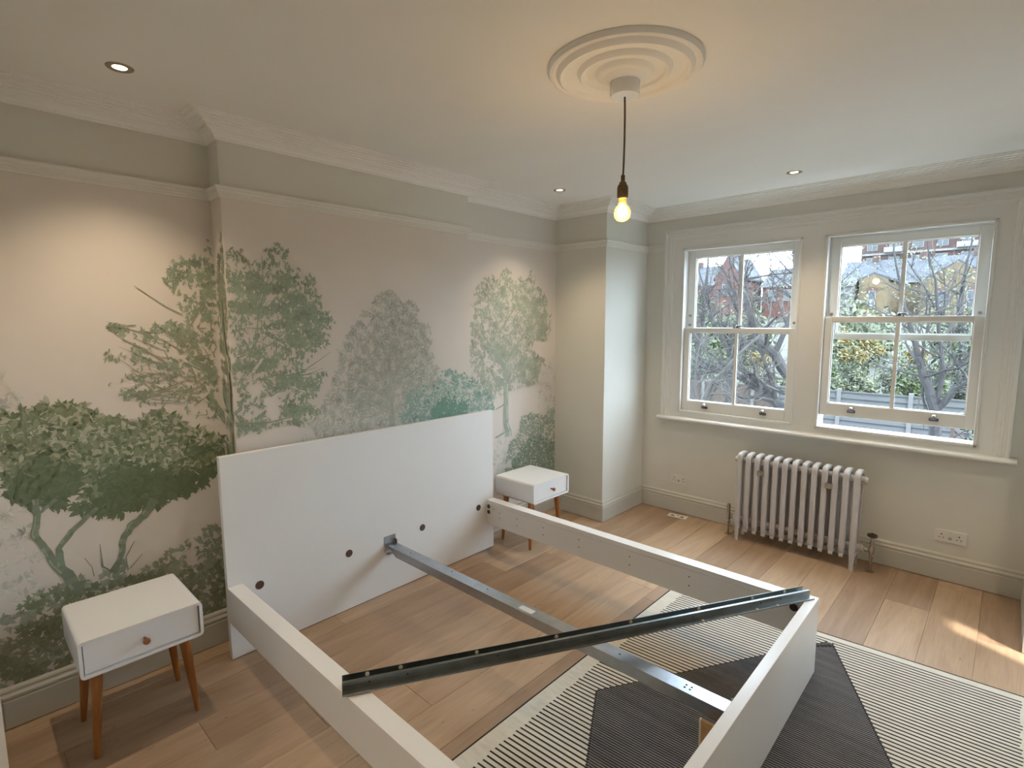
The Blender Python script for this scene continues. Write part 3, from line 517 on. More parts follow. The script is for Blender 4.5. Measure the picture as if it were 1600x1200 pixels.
for (wn, lift, drop, lab), (x0, x1) in zip(WL, OP):
    w = thing('window_%d' % wn, (0, 0, 0), lab, 'window', kind='structure')
    # staff bead around the opening
    mb = MB()
    for a, b, c, d in ((x0-.012, x0+.006, OZ0-.012, OZ1+.012), (x1-.006, x1+.012, OZ0-.012, OZ1+.012), (x0-.012, x1+.012, OZ0-.012, OZ0+.006), (x0-.012, x1+.012, OZ1-.006, OZ1+.012)):
        mb.box(a, b, -.016, .016, c, d)
    mb.build('staff_bead', 'window_paint', w, bevel=.004)
    mb = MB()       # parting bead and outer lining
    for a, b, c, d in ((x0, x0+.008, OZ0, OZ1), (x1-.008, x1, OZ0, OZ1), (x0, x1, OZ1-.008, OZ1)):
        mb.box(a, b, .060, .066, c, d); mb.box(a, b, .112, .135, c, d)
    mb.build('parting_bead', 'window_paint', w)
    mb = MB(); mb.box(x0, x1, .016, .134, OZ0-.02, OZ0+.002); mb.build('outer_sill', 'window_paint', w)
    sash(w, 'upper_sash', x0+.006, x1-.006, 1.518+drop, OZ1-.004+min(0, drop*.2), .068, .110, .060, .056, .040,
         stops=((x0+.034, 1.66), (x1-.034, 1.66)) if wn == 2 else ((x0+.034, 1.66), (x0+.034, 1.585), (x1-.034, 1.60)))
    sash(w, 'lower_sash', x0+.004, x1-.004, OZ0+.003+lift, 1.560+lift, .017, .058, .050, .036, .086, lifts=True, lock=True)

# ================================================================== CEILING FITTINGS
RX, RY = 1.612, -2.416
rp_ = [(.272,0), (.272,-.006), (.266,-.012), (.256,-.014), (.250,-.010), (.243,-.010), (.238,-.016), (.228,-.021), (.218,-.018), (.212,-.011), (.190,-.008), (.168,-.010), (.163,-.016), (.154,-.021), (.144,-.018), (.139,-.011), (.128,-.009), (.105,-.012), (.098,-.020), (.086,-.024), (.070,-.023), (.060,-.028), (0,-.029)]
rose = MB().lathe([(r_, h_*1.45) for r_, h_ in rp_], 72, (RX, RY, H)).build('ceiling_rose', 'cornice_paint', smooth=True)
tag(rose, 'round white plaster ceiling rose with concentric rings above the pendant', 'ceiling rose')
pend = thing('pendant_lamp', (1.6, -2.39, H-.040), 'bare glowing filament bulb on a brown cable below the ceiling rose', 'pendant lamp')
MB().lathe([(.053,.002), (.054,-.038), (.050,-.048), (.008,-.050), (0,-.050)], 32).build('canopy', 'white_lacquer', pend, smooth=True)
cab = [(0, 0, -.05), (.002, 0, -.12), (.0025, 0, -.2), (.001, 0, -.28), (-.001, 0, -.335)]
MB().tube(cab, .0036, 8).build('cable', 'cable', pend, smooth=True)
MB().lathe([(.004,-.322), (.0075,-.325), (.0075,-.345), (.013,-.350), (.014,-.356), (.019,-.362), (.0205,-.370), (.0205,-.402), (.018,-.408), (.015,-.409)], 24, (-.001,0,0)).build('lamp_holder', 'bronze', pend, smooth=True)
bulb = MB().lathe([(.0125,-.405), (.0128,-.420), (.016,-.430), (.024,-.440), (.0295,-.452), (.0305,-.463), (.0275,-.476), (.019,-.486), (.008,-.490), (0,-.4905)], 28, (-.001,0,0)).build('bulb', 'bulb_glass', pend, smooth=True)
mb = MB()
for k in range(8):
    a = 2*math.pi*k/8; c, s_ = math.cos(a), math.sin(a)
    mb.tube([(.004*c-.001, .004*s_, -.426), (.011*c-.001, .011*s_, -.446), (.013*c-.001, .013*s_, -.458), (.009*c-.001, .009*s_, -.470)], .0034, 5)
mb.build('filament', 'filament', bulb)
pl = bpy.data.lights.new('bulb_glow', 'POINT'); pl.energy = 2.6; pl.color = (1, .78, .52); pl.shadow_soft_size = .03
po = bpy.data.objects.new('bulb_glow', pl); C.objects.link(po); po.location = (1.599, -2.39, H-.040-.455)
def downlight(x, y, label, seen=True):
    t = thing('downlight', (x, y, H), label, 'downlight', 'recessed ceiling downlights')
    MB().lathe([(.022,-.0005), (.023,-.002), (.031,-.0045), (.041,-.0035), (.043,-.0005)], 32, caps=False).build('bezel', 'nickel', t, smooth=True)
    MB().lathe([(0,-.0012), (.0225,-.0012), (.0225,-.0006), (0,-.0006)], 28).build('lens', 'lamp_warm', t)
    l = bpy.data.lights.new('spot', 'SPOT'); l.energy = SPOT_W; l.color = (1, .79, .54); l.spot_size = math.radians(104); l.spot_blend = 1.0; l.shadow_soft_size = .014
    o = bpy.data.objects.new('spot', l); C.objects.link(o); o.location = (x, y, H-.02)
downlight(.314, -3.653, 'bright recessed downlight above the left bedside table')
downlight(.334, -1.161, 'small recessed downlight near the corner of the mural wall')
downlight(1.642, -.515, 'recessed downlight in the ceiling just in front of the windows')
downlight(1.64, -4.55, 'recessed downlight behind the viewpoint')
downlight(2.97, -3.653, 'recessed downlight on the right behind the viewpoint')
downlight(2.97, -1.161, 'recessed downlight on the right beyond the frame')

# ================================================================== BED FRAME
HX, B1, TH, BW, BL, ZT = .0785, -3.3462, .0055, 1.781, 2.0808, .3655
bed = thing('bed_frame', (HX, B1, 0), 'white double bed frame without slats or mattress, tall headboard', 'bed', rz=TH)
hb = MB().box(-.030, 0, 0, BW, .004, 1.0).build('headboard', 'board_white', bed, bevel=.0012)
MB().box(-.027, -.003, .004, BW-.004, 0, .004).build('gap_shade', 'drill_hole', hb)  # dark strip stands in for the shaded gap under the headboard
for v in (.146, .635, 1.147, 1.634):
    MB().lathe([(.0215,.0003), (.0215,-.004), (.0195,-.004), (.0195,.0012), (.017,.0016), (0,.0018)], 22, (.0006, v, .328), 'x').build('bolt_cap', 'plug_brown', hb, smooth=True)
RT = .068; RZ0 = .192
for nm, v0 in (('left', 0.), ('right', BW-RT)):
    mb = MB(); inner = v0+RT if nm == 'left' else v0
    o_ = v0 if nm == 'left' else v0+RT; sgn = 1 if nm == 'left' else -1
    prof = [(o_,RZ0), (inner,RZ0), (inner,ZT-.030), (inner-sgn*.0035,ZT-.030), (inner-sgn*.0035,ZT-.027), (inner,ZT-.027), (inner,ZT), (o_,ZT)]
    mb.prism(prof, lambda p: (0.0005, p[0], p[1]), lambda p: (BL-.041, p[0], p[1]))
    rail = mb.build('side_rail', 'board_white', bed, bevel=.0008, seg=1)
    for u, z in ((.022, .322), (.022, .282)):
        MB().lathe([(.0145,0), (.0145,sgn*.0015), (.011,sgn*.0025), (.006,sgn*.001), (0,sgn*.001)], 18, (u, inner, z), 'y').build('bolt', 'plug_brown', rail, smooth=True)
    MB().lathe([(.018,0), (.018,sgn*.002), (.013,sgn*.003), (0,sgn*.002)], 18, (BL-.085, inner, .322), 'y').build('bolt', 'ebony', rail, smooth=True)
    for u, z in ((.07,.312), (.13,.300), (.13,.262), (.29,.300), (.29,.252), (.52,.300), (.52,.252), (.80,.300), (.80,.252), (1.15,.300), (1.15,.252), (1.50,.300), (1.50,.252), (1.85,.300), (1.85,.252)):
        MB().lathe([(.0038,0), (.0038,.0006*sgn), (0,.0006*sgn)], 8, (u, inner, z), 'y').build('peg_hole', 'drill_hole', rail)
MB().box(BL-.040, BL, 0, BW, .012, ZT+.006).build('footboard', 'board_white', bed, bevel=.0015)
# galvanised middle beam
CV = BW/2+.018; BZ = .300
mb = MB(); hw = .032
hat = [(-hw,0), (-hw,-.048), (-hw+.002,-.048), (-hw+.002,-.002), (hw-.002,-.002), (hw-.002,-.048), (hw,-.048), (hw,0)]
mb.prism(hat, lambda p: (.10 if p[1] < -.01 else .012, CV+p[0], BZ+p[1]), lambda p: (BL-.055, CV+p[0], BZ+p[1]))
beam = mb.build('centre_beam', 'zinc', bed)
MB().box(BL-1.16, BL-.058, CV-hw+.003, CV+hw-.003, BZ-.05, BZ-.003).build('sliding_beam', 'zinc_dark', beam)
for u, dv in ((.20,0), (.55,.01), (.82,.008), (1.58,0), (1.855,-.008), (1.855,.008), (1.875,-.008), (1.875,.008)):
    MB().lathe([(.0042,0), (.0042,.0006), (0,.0006)], 10, (u, CV+dv, BZ)).build('punched_hole', 'drill_hole', beam)
mb = MB(); mb.box(1.05, 1.13, CV-.018, CV+.014, BZ, BZ+.0006); mb.build('label_sticker', 'sticker', beam)
mb = MB(); mb.box(.0005, .0025, CV-.046, CV+.036, .262, .352); mb.box(.0025, .014, CV-.046, CV-.044, .262, .30); mb.box(.0025, .026, CV+.028, CV+.030, .275, .325); mb.box(.0025, .03, CV-hw-.006, CV+hw+.004, BZ-.052, BZ-.049)
mb.build('beam_bracket', 'zinc', bed)
mb = MB(); mb.box(BL-.055, BL-.0405, CV-.046, CV+.046, .235, .318); mb.tube([(BL-.075, CV+.036, BZ+.004), (BL-.063, CV+.040, BZ+.012), (BL-.05, CV+.042, BZ+.010)], .004, 8)
mb.build('beam_bracket', 'zinc', bed)
# plywood support leg under the beam by the footboard
mb = MB(); mb.prism([(-.052,.0095), (-.044,.0095), (-.052,.25), (-.060,.25)], lambda p: (BL-.14, CV+p[0], p[1]), lambda p: (BL-.06, CV+p[0], p[1]))
leg = mb.build('support_leg', 'plywood', bed, bevel=.001, seg=1)
mb = MB(); mb.prism([(-.0535,.0095), (-.0425,.0095), (-.0505,.25), (-.0615,.25)], lambda p: (BL-.146, CV+p[0], p[1]), lambda p: (BL-.14, CV+p[0], p[1])); mb.build('edge_band', 'plug_cream', leg)

# loose steel beam lying corner to corner across the frame
a = Vector((1.156, -3.356, 0)); b = Vector((2.139, -1.585, 0)); d = (b-a).normalized(); per = Vector((d.y, -d.x, 0)); Lb = (b-a).length
zb = ZT+.0062
lb = thing('steel_beam', (a.x, a.y, zb), 'loose dark steel channel lying diagonally across the empty bed frame', 'beam', rz=math.atan2(d.y, d.x))
t_ = .0018     # local x along the beam, +y away from the viewer
prof = [(.070,0), (.034,0), (.034,.029), (.0305,.031), (.0305,t_), (.0015,t_), (.0,.0045), (-.0018,.0045), (0,0)]
prof = [(.0,0), (.030,0), (.030,.028), (.0365,.028), (.0365,0), (.070,0), (.070,.031), (.068,.031), (.068,t_), (.0385,t_), (.0385,.030), (.028,.030), (.028,t_), (.0018,t_), (.0018,.006), (0,.006)]
MB().prism(prof, lambda p: (0, p[0], p[1]), lambda p: (Lb, p[0], p[1])).build('channel', 'zinc_dark', lb)
mb = MB().box(.0, Lb, .0275, .0279, .012, .0165).build('pressed_rib', 'zinc_dark', lb)
for x in (.085, .20, .48, .80, 1.13, 1.46, 1.74, 1.92):
    MB().lathe([(.0075,0), (.0075,-.002), (.005,-.003), (0,-.003)], 14, (x, .068, .020), 'y').build('plastic_plug', 'plug_cream', lb, smooth=True)
for x in (.09, .22, .55, .95, 1.4, 1.75, 1.86):
    MB().lathe([(.0035,0), (.0035,-.0006), (0,-.0006)], 10, (x, .028, .017), 'y').build('punched_hole', 'drill_hole', lb)
for x in (1.44, 1.72, 1.83):
    MB().lathe([(.006,0), (.006,.0012), (0,.0014)], 12, (x, .013, t_)).build('plastic_plug', 'plug_cream', lb)

# ================================================================== BEDSIDE TABLES
def bedside(label, x, y):
    t = thing('bedside_table', (x, y, 0), label, 'bedside table', 'white bedside tables')
    W_, D, z0, z1 = .398, .37, .350, .492; hw = W_/2; r = .016; th = .011
    out = rrect(-hw, hw, z0, z1, r); inn = rrect(-hw+th, hw-th, z0+th, z1-th, r-th+.001); n = len(out)
    v = [(0, p[0], p[1]) for p in out]+[(D, p[0], p[1]) for p in out]+[(0, p[0], p[1]) for p in inn]+[(D, p[0], p[1]) for p in inn]; f = []
    for i in range(n):
        j = (i+1) % n
        f += [(i, j, n+j, n+i), (2*n+j, 2*n+i, 3*n+i, 3*n+j), (n+i, n+j, 3*n+j, 3*n+i), (j, i, 2*n+i, 2*n+j)]
    MB().add(v, f).build('body', 'white_lacquer', t, smooth=True)
    MB().box(.004, .012, -hw+th-.001, hw-th+.001, z0+th-.001, z1-th+.001).build('back_panel', 'white_lacquer', t)
    g = .0036
    dr = MB().box(D-.024, D-.009, -hw+th+g, hw-th-g, z0+th+g, z1-th-g).build('drawer', 'white_lacquer', t, bevel=.0012)
    MB().box(.02, D-.024, -hw+th+.012, hw-th-.012, z0+th+.006, z1-th-.03).build('drawer_box', 'board_white', dr)
    kz = (z0+z1)/2
    MB().lathe([(.0055,D-.009), (.0055,D+.008), (.0095,D+.011), (.0125,D+.018), (.0115,D+.025), (.006,D+.0285), (0,D+.029)], 20, (0, 0, kz), 'x').build('knob', 'knob_wood', dr, smooth=True)
    fx0, fx1, fy = .055, D-.075, hw-.055
    mb = MB(); mb.box(fx0-.02, fx1+.02, -fy-.02, -fy+.02, z0-.014, z0); mb.box(fx0-.02, fx1+.02, fy-.02, fy+.02, z0-.014, z0); mb.box(fx1-.01, fx1+.022, -fy, fy, z0-.014, z0); mb.box(fx0-.022, fx0+.01, -fy, fy, z0-.014, z0)
    mb.build('leg_frame', 'leg_oak', t)
    for px, sx in ((fx0, -1), (fx1, 1)):
        for py, sy in ((-fy, -1), (fy, 1)):
            top = Vector((px, py, z0-.012)); bot = Vector((px+sx*.016, py+sy*.026, 0))
            MB().tube([bot+Vector((0,0,.0)), bot+(top-bot)*.03, bot+(top-bot)*.75, top], [.0095, .0105, .0185, .021], 16).build('leg', 'leg_oak', t, smooth=True)
    return t
bedside('white bedside table with splayed oak legs left of the headboard', .008, -3.738)
bedside('white bedside table with splayed oak legs in the corner right of the headboard', -.008, -1.262)

# ================================================================== RADIATOR
rad = thing('radiator', (1.305, -.175, 0), 'pale grey cast iron column radiator under the windows', 'radiator')
PI_ = .0613
def section_mesh():
    mb = MB(); y0, y1, zb, zt = -.085, .075, .085, .655
    # a flattened loop: flat front column, low rounded head and foot, back column, and one column between
    path = [(-p_[0], p_[1]) for p_ in rrect(-.060, .068, zb+.012, zt-.014, .030, 4)]; path.append(path[0])
    n = 12; vs_ = []; fs = []
    for i, (y, z) in enumerate(path):
        p, q = path[max(i-1, 0)], path[min(i+1, len(path)-1)]
        if i in (0, len(path)-1): p, q = path[-2], path[1]
        ty, tz = q[0]-p[0], q[1]-p[1]; L = math.hypot(ty, tz); ny, nz = tz/L, -ty/L
        for j in range(n):
            a = 2*math.pi*j/n; vs_.append((.0175*math.copysign(abs(math.cos(a))**.45, math.cos(a)), y+ny*.0145*math.copysign(abs(math.sin(a))**.6, math.sin(a)), z+nz*.0145*math.copysign(abs(math.sin(a))**.6, math.sin(a))))
    for i in range(len(path)-1):
        for j in range(n): fs.append((i*n+j, i*n+(j+1) % n, (i+1)*n+(j+1) % n, (i+1)*n+j))
    mb.add(vs_, fs)
    mb.tube([(0, -.005, zb+.02), (0, -.005, zt-.03)], .011, 10)
    for z in (zt-.062, zb+.055): mb.tube([(-.0308, -.005, z), (-.02, -.005, z), (.02, -.005, z), (.0308, -.005, z)], [.021, .024, .024, .021], 14)
    mb.prism([(-.075, zb+.012), (-.079, zb-.004), (-.067, zb-.016), (-.055, zb+.012)], lambda p: (-.012, p[0], p[1]), lambda p: (.012, p[0], p[1]))
    return mb.mesh('section', ['rad_paint'], (0, 0, 0), smooth=True)
sm = section_mesh()
for k in range(13):
    o = bpy.data.objects.new('section', sm); C.objects.link(o); hang(o, rad, (k*PI_, 0, 0))
    if k in (0, 12):
        for y in (-.072, .062):
            MB().tube([(k*PI_, y, 0), (k*PI_, y, .012), (k*PI_, y+(.002 if y < 0 else -.002), .06), (k*PI_, y+(.005 if y < 0 else -.005), .13)], [.014, .0125, .014, .019], 12).build('foot', 'rad_paint', rad, smooth=True)
for x, s_ in ((-.0308, -1), (12*PI_+.0308, 1)):
    for z in (.593, .14):
        MB().lathe([(.026,0), (.026,s_*.010), (.020,s_*.012), (.018,s_*.020), (0,s_*.021)], 12, (x, -.005, z), 'x').build('end_plug', 'rad_paint', rad, smooth=True)
for k in (2.5, 9.5):
    mb = MB(); mb.box(k*PI_-.022, k*PI_+.022, -.094, -.084, .520, .555); mb.tube([(k*PI_, -.08, .537), (k*PI_, .06, .537)], .005, 8); mb.tube([(k*PI_, -.094, .537), (k*PI_, -.101, .537)], .009, 6)
    mb.build('wall_stay', 'brass_old', rad, bevel=0)
def valve(x, wheel, s_):
    mb = MB(); mb.lathe([(.024,0), (.024,.004), (.009,.006), (.009,.085), (.013,.088), (.013,.100), (.0085,.104), (.0085,.112), (.015,.120), (.017,.140), (.015,.162), (.010,.168), (.010,.180), (.013,.182), (.013,.195), (.007,.215), (.006,.235)], 18, (x, -.005, 0))
    mb.tube([(x, -.005, .14), (x-s_*.022, -.005, .14), (x-s_*.022, -.005, .14), (x-s_*.036, -.005, .14)], [.010, .010, .015, .015], 6); mb.tube([(x-s_*.036, -.005, .14), (x-s_*.06, -.005, .14)], .008, 10)
    v = mb.build('valve', 'nickel', rad, smooth=True)
    if wheel:
        MB().lathe([(0,.228), (.018,.228), (.027,.233), (.030,.240), (.028,.247), (.018,.252), (.008,.251), (.006,.256), (0,.257)], 24, (x, -.005, 0)).build('hand_wheel', 'ebony', v, smooth=True)
    else: MB().lathe([(.010,.19), (.013,.196), (.013,.228), (.009,.236), (0,.237)], 16, (x, -.005, 0)).build('valve_cap', 'nickel', v, smooth=True)
valve(-.088, False, -1); valve(12*PI_+.094, True, 1)

# ================================================================== SOCKETS
def wall_socket(x0, x1, z0, z1, label):
    t = thing('power_socket', ((x0+x1)/2, 0, (z0+z1)/2), label, 'socket'); w = (x1-x0)/2; h = (z1-z0)/2
    MB().prism(rrect(-w, w, -h, h, .004, 3), lambda p: (p[0], -.008, p[1]), lambda p: (p[0], 0, p[1])).build('faceplate', 'socket_white', t, bevel=.001, seg=1)
    for s_ in (-1, 1):
        MB().box(s_*.017-.007, s_*.017+.007, -.011, -.008, .012, .030).build('rocker_switch', 'socket_white', t, bevel=.001, seg=1)
        cx = s_*w*.55
        for a, b, c, d in ((-.003,.003,.006,.014), (-.014,-.006,-.013,-.009), (.006,.014,-.013,-.009)):
            MB().box(cx+a, cx+b, -.0088, -.0079, c, d).build('pin_hole', 'socket_dark', t)
    for z in (-.007, -.016): MB().box(-.008, .008, -.0088, -.0079, z-.002, z+.002).build('usb_port', 'socket_dark', t)
wall_socket(.650, .800, .246, .322, 'white double wall socket above the skirting left of the radiator')
wall_socket(2.430, 2.586, .246, .322, 'white double wall socket above the skirting right of the radiator')
t = thing('floor_socket', (.772, -.105, 0), 'cream flat vent plate lying on the floor by the skirting board', 'floor plate', rz=.10)
mb = MB(); mb.box(-.078, .078, -.035, .035, 0, .004); mb.build('plate', 'socket_white', t, bevel=.001, seg=1)
for s_ in (-1, 1):
    mb = MB(); mb.prism([(s_*.020,-.020), (s_*.058,-.020), (s_*.050,.004), (s_*.030,.004)], lambda p: (p[0], p[1], .004), lambda p: (p[0], p[1], .0046)); mb.build('socket_hole', 'socket_dark', t)
mb = MB(); mb.box(-.008, .008, .006, .016, .004, .0046); mb.build('socket_hole', 'socket_dark', t)

# ================================================================== RUG
SH = .07
def ry(x, y): return y+SH*(x-2.08)
X0, X1, Y0, Y1 = 1.312, 2.93, -1.178, -3.75
rug = thing('rug', (0, 0, 0), 'cream and black striped flatweave rug with a dark diamond, under the bed foot', 'rug')
def rquad(mb, x0, x1, y0, y1, z0, z1, nx=1):
    c = [(x0, y0), (x1, y0), (x1, y1), (x0, y1)]
    mb.prism(c, lambda p: (p[0], ry(p[0], p[1]) if True else 0, z0), lambda p: (p[0], ry(p[0], p[1]), z1))
mb = MB(); rquad(mb, X0, X1, Y0, Y1, .0005, .008); mb.build('weave', 'rug_cream', rug)
mb = MB(); rquad(mb, X0-.007, X0, Y0+.007, Y1-.007, .0005, .0085); rquad(mb, X1, X1+.007, Y0+.007, Y1-.007, .0005, .0085); rquad(mb, X0, X1, Y0+.007, Y0, .0005, .0085); rquad(mb, X0, X1, Y1, Y1-.007, .0005, .0085)
mb.build('edge_binding', 'rug_dark', rug)
DM = [(2.145,-1.228), (1.487,-2.338), (2.12,-3.47), (2.70,-2.35)]     # dark diamond, room metres
def span(y):      # x-interval of the diamond along a sheared row
    xs = []
    for i in range(4):
        (xa, ya), (xb, yb) = DM[i], DM[(i+1) % 4]; va, vb = ya-SH*(xa-2.08), yb-SH*(xb-2.08)
        if (va > y) != (vb > y): xs.append(xa+(xb-xa)*(y-va)/(vb-va))
    return (min(xs), max(xs)) if len(xs) == 2 else None
FX0, FX1 = 1.385, 2.842
lt, dk, bl = MB(), MB(), MB()
y = Y0-.046; i = 0; rj = random.Random(5)
while y > Y1+.07:
    s_ = span(y); jg = lambda: rj.uniform(-.005, .005)
    segs = [(FX0+jg(), FX1+jg())] if not s_ else [(FX0+jg(), s_[0]), (s_[1], FX1+jg())]
    if i % 2 == 0:
        for a_, b_ in segs:
            if b_-a_ > .01: rquad(lt, a_, b_, y+.0034, y-.0034, .0075, .0088)
    if s_ and s_[1]-s_[0] > .02:
        rquad(dk, s_[0], s_[1], y+.0030, y-.0030, .0075, .0090)
        for e in s_: rquad(bl, e-.005, e+.005, y+.005, y-.005, .0075, .0092)
    y -= .0117; i += 1
lt.build('stripes', 'rug_dark', rug); tag(rug.children[-1], kind='stuff')
mb = MB(); ins = [(2.1445,-1.238), (1.495,-2.338), (2.12,-3.46), (2.692,-2.35)]; mb.prism(ins, lambda p: (p[0], p[1], .0074), lambda p: (p[0], p[1], .0082)); mb.build('diamond', 'rug_grey', rug)
tag(dk.build('diamond_stripes', 'rug_dark', rug), kind='stuff'); tag(bl.build('diamond_outline', 'rug_dark', rug), kind='stuff')
mb = MB(); mb.prism([(2.075,-1.355), (2.090,-1.330), (2.150,-1.262), (2.166,-1.275)], lambda p: (p[0], p[1], .008), lambda p: (p[0], p[1], .0098)); mb.build('dark_band', 'rug_dark', rug)

# ================================================================== OUTSIDE
GZ = -2.6
def gz(y): return GZ if y < 24 else GZ+(y-24)*.075
mb = MB(); vs_ = []; fs = []
ys = [1.2, 8, 16, 24, 40, 60, 80, 100, 120, 150, 190]; xs = [-90, -60, -40, -20, -10, 0, 10, 20, 50, 90]
for yy in ys:
    for xx in xs: vs_.append((xx, yy, gz(yy)))
nx = len(xs)
for i in range(len(ys)-1):
    for j in range(nx-1): fs.append((i*nx+j, i*nx+j+1, (i+1)*nx+j+1, (i+1)*nx+j))
mb.add(vs_, fs); tag(mb.build('ground', 'lawn'), 'green gardens sloping up to the houses outside', 'ground', kind='structure')

def house_window(root, x, y, z, w, h, arch=None):
    fr = MB().box(x-w/2, x+w/2, y-.12, y+.05, z-h/2, z+h/2).build('window_frame', 'frame_white', root)
    for s_ in (-1, 1):
        MB().box(x-w/2+.09, x+w/2-.09, y-.14, y-.1, z+(.05 if s_ > 0 else -h/2+.09), z+(h/2-.09 if s_ > 0 else -.05)).build('pane', 'house_glass', fr)
    if arch: MB().prism([(-w/2-.15,h/2), (w/2+.15,h/2), (w/2+.22,h/2+.35), (0,h/2+.5), (-w/2-.22,h/2+.35)], lambda p: (x+p[0], y-.08, z+p[1]), lambda p: (x+p[0], y+.05, z+p[1])).build('window_arch', arch, root)
def gable_house(name, label, x0, x1, y0, y1, z0, ze, zp, wallm, wins, arch=None, ridge='y', chim=None):
    t = thing(name, ((x0+x1)/2, y0, z0), label, 'house'); ox, oy, oz = (x0+x1)/2, y0, z0
    hw = (x1-x0)/2; dp = y1-y0; e = ze-z0; p_ = zp-z0
    if ridge == 'y':
        MB().prism([(-hw,0), (hw,0), (hw,e), (0,p_), (-hw,e)], lambda p: (p[0], 0, p[1]), lambda p: (p[0], dp, p[1])).build('brick_wall', wallm, t)
        for s_ in (-1, 1): MB().prism([(s_*(hw+.3),e-.3*(p_-e)/hw), (0,p_), (0,p_+.25), (s_*(hw+.3),e+.25-.3*(p_-e)/hw)], lambda p: (p[0], .25, p[1]), lambda p: (p[0], dp, p[1])).build('roof_slope', 'slate', t)
    else:
        MB().box(-hw, hw, 0, dp, 0, e).build('brick_wall', wallm, t)
        MB().prism([(-.3,e-.1), (dp/2,p_), (dp/2,p_+.2), (-.3,e+.12)], lambda p: (-hw-.2, p[0], p[1]), lambda p: (hw+.2, p[0], p[1])).build('roof_slope', 'slate', t)
        MB().prism([(dp+.3,e-.1), (dp/2,p_), (dp/2,p_+.2), (dp+.3,e+.12)], lambda p: (-hw-.2, p[0], p[1]), lambda p: (hw+.2, p[0], p[1])).build('roof_slope', 'slate', t)
        MB().box(-hw-.2, hw+.2, -.35, -.2, e-.1, e+.12).build('gutter', 'frame_white', t)
    for wx, wz, ww, wh in wins: house_window(t, wx-ox, 0, wz-oz, ww, wh, arch)
    if chim: 
        for cx_ in chim: MB().box(cx_-ox-.4, cx_-ox+.4, dp*.45, dp*.55, p_-.6, p_+1.0).build('chimney', 'brown_brick', t)
    return t
Z0 = 1.2
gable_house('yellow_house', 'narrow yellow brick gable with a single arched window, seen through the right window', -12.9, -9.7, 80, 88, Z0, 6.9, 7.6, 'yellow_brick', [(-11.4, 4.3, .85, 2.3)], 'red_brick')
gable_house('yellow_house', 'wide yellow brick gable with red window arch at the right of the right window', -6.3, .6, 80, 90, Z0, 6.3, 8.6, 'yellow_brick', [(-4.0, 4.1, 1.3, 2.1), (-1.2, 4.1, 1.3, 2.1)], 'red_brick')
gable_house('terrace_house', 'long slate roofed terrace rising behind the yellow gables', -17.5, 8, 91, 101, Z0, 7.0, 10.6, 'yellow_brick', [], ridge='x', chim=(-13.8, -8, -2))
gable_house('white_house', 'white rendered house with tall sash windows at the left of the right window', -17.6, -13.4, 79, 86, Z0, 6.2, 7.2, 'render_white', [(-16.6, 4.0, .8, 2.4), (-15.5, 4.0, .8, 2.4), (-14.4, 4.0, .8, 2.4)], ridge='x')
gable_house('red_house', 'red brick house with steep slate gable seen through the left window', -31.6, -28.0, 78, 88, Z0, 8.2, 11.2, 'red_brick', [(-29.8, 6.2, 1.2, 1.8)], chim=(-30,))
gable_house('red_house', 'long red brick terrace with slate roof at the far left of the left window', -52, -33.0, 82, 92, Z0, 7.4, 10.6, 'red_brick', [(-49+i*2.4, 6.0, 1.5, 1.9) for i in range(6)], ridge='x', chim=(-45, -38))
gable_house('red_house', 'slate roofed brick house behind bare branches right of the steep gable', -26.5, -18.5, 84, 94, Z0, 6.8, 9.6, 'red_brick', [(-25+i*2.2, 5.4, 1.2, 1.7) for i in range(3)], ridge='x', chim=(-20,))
# apartment block on the hill
ab = thing('apartment_block', (-6, 140, 6), 'large dark red brick apartment block with white balconies on the hilltop', 'building')
MB().box(-18, 24, 0, 14, 0, 19).build('brick_wall', 'brown_brick', ab)
for k in range(5):
    z = 3.6+k*3.3
    MB().box(-18.1, 24.1, -.5, 0, z-.30, z+.12).build('floor_band', 'render_white', ab)
    for j in range(10):
        x = -16+j*4.1; f_ = MB().box(x-1.0, x+1.0, -.16, .05, z+.75, z+2.5).build('window_frame', 'frame_white', ab)
        for s_ in (-1, 1): MB().box(x+(.06 if s_ > 0 else -.9), x+(.9 if s_ > 0 else -.06), -.2, -.15, z+.85, z+2.4).build('pane', 'house_glass', f_)
        if j % 3 == 1:
            b_ = MB().box(x-1.7, x+1.7, -1.6, -.16, z+.1, z+.3).build('balcony', 'render_white', ab)
            MB().box(x-1.7, x+1.7, -1.62, -1.55, z+.3, z+1.2).build('balustrade', 'frame_white', b_)

# fences
fn = thing('panel_fence', (0, 16, GZ), 'weathered grey lap panel fence at the end of the garden, right window', 'fence')
bm_ = None
for k in range(5):
    x = -3.3+k*1.92
    MB().box(x-.06, x+.06, -.06, .06, 0, 1.98).build('post', 'concrete', fn)
    if k == 4: break
    for j in range(10):
        if bm_ is None:
            mb = MB(); mb.prism([(-.040,0), (-.018,0), (.018,.20), (.004,.20)], lambda p: (-.90, p[0], p[1]), lambda p: (.90, p[0], p[1])); bm_ = mb.mesh('board', ['fence_grey'], (0, 0, 0))
        o = bpy.data.objects.new('board', bm_); C.objects.link(o); hang(o, fn, (x+.96, 0, .02+j*.183))
    MB().box(x+.06, x+1.86, -.03, .03, 1.85, 1.90).build('capping', 'fence_grey', fn)
tl = thing('trellis', (2.75, 13.0, GZ), 'small brown diamond trellis low in the gap of the right window', 'trellis')
for k in range(-5, 9):
    MB().tube([(max(-1, -1+k*.25), 0, max(0, -k*.25)), (min(1, -1+k*.25+1.6), 0, min(1.6, (1-(-1+k*.25)))) ], .018, 4).build('slat', 'fence_brown', tl)
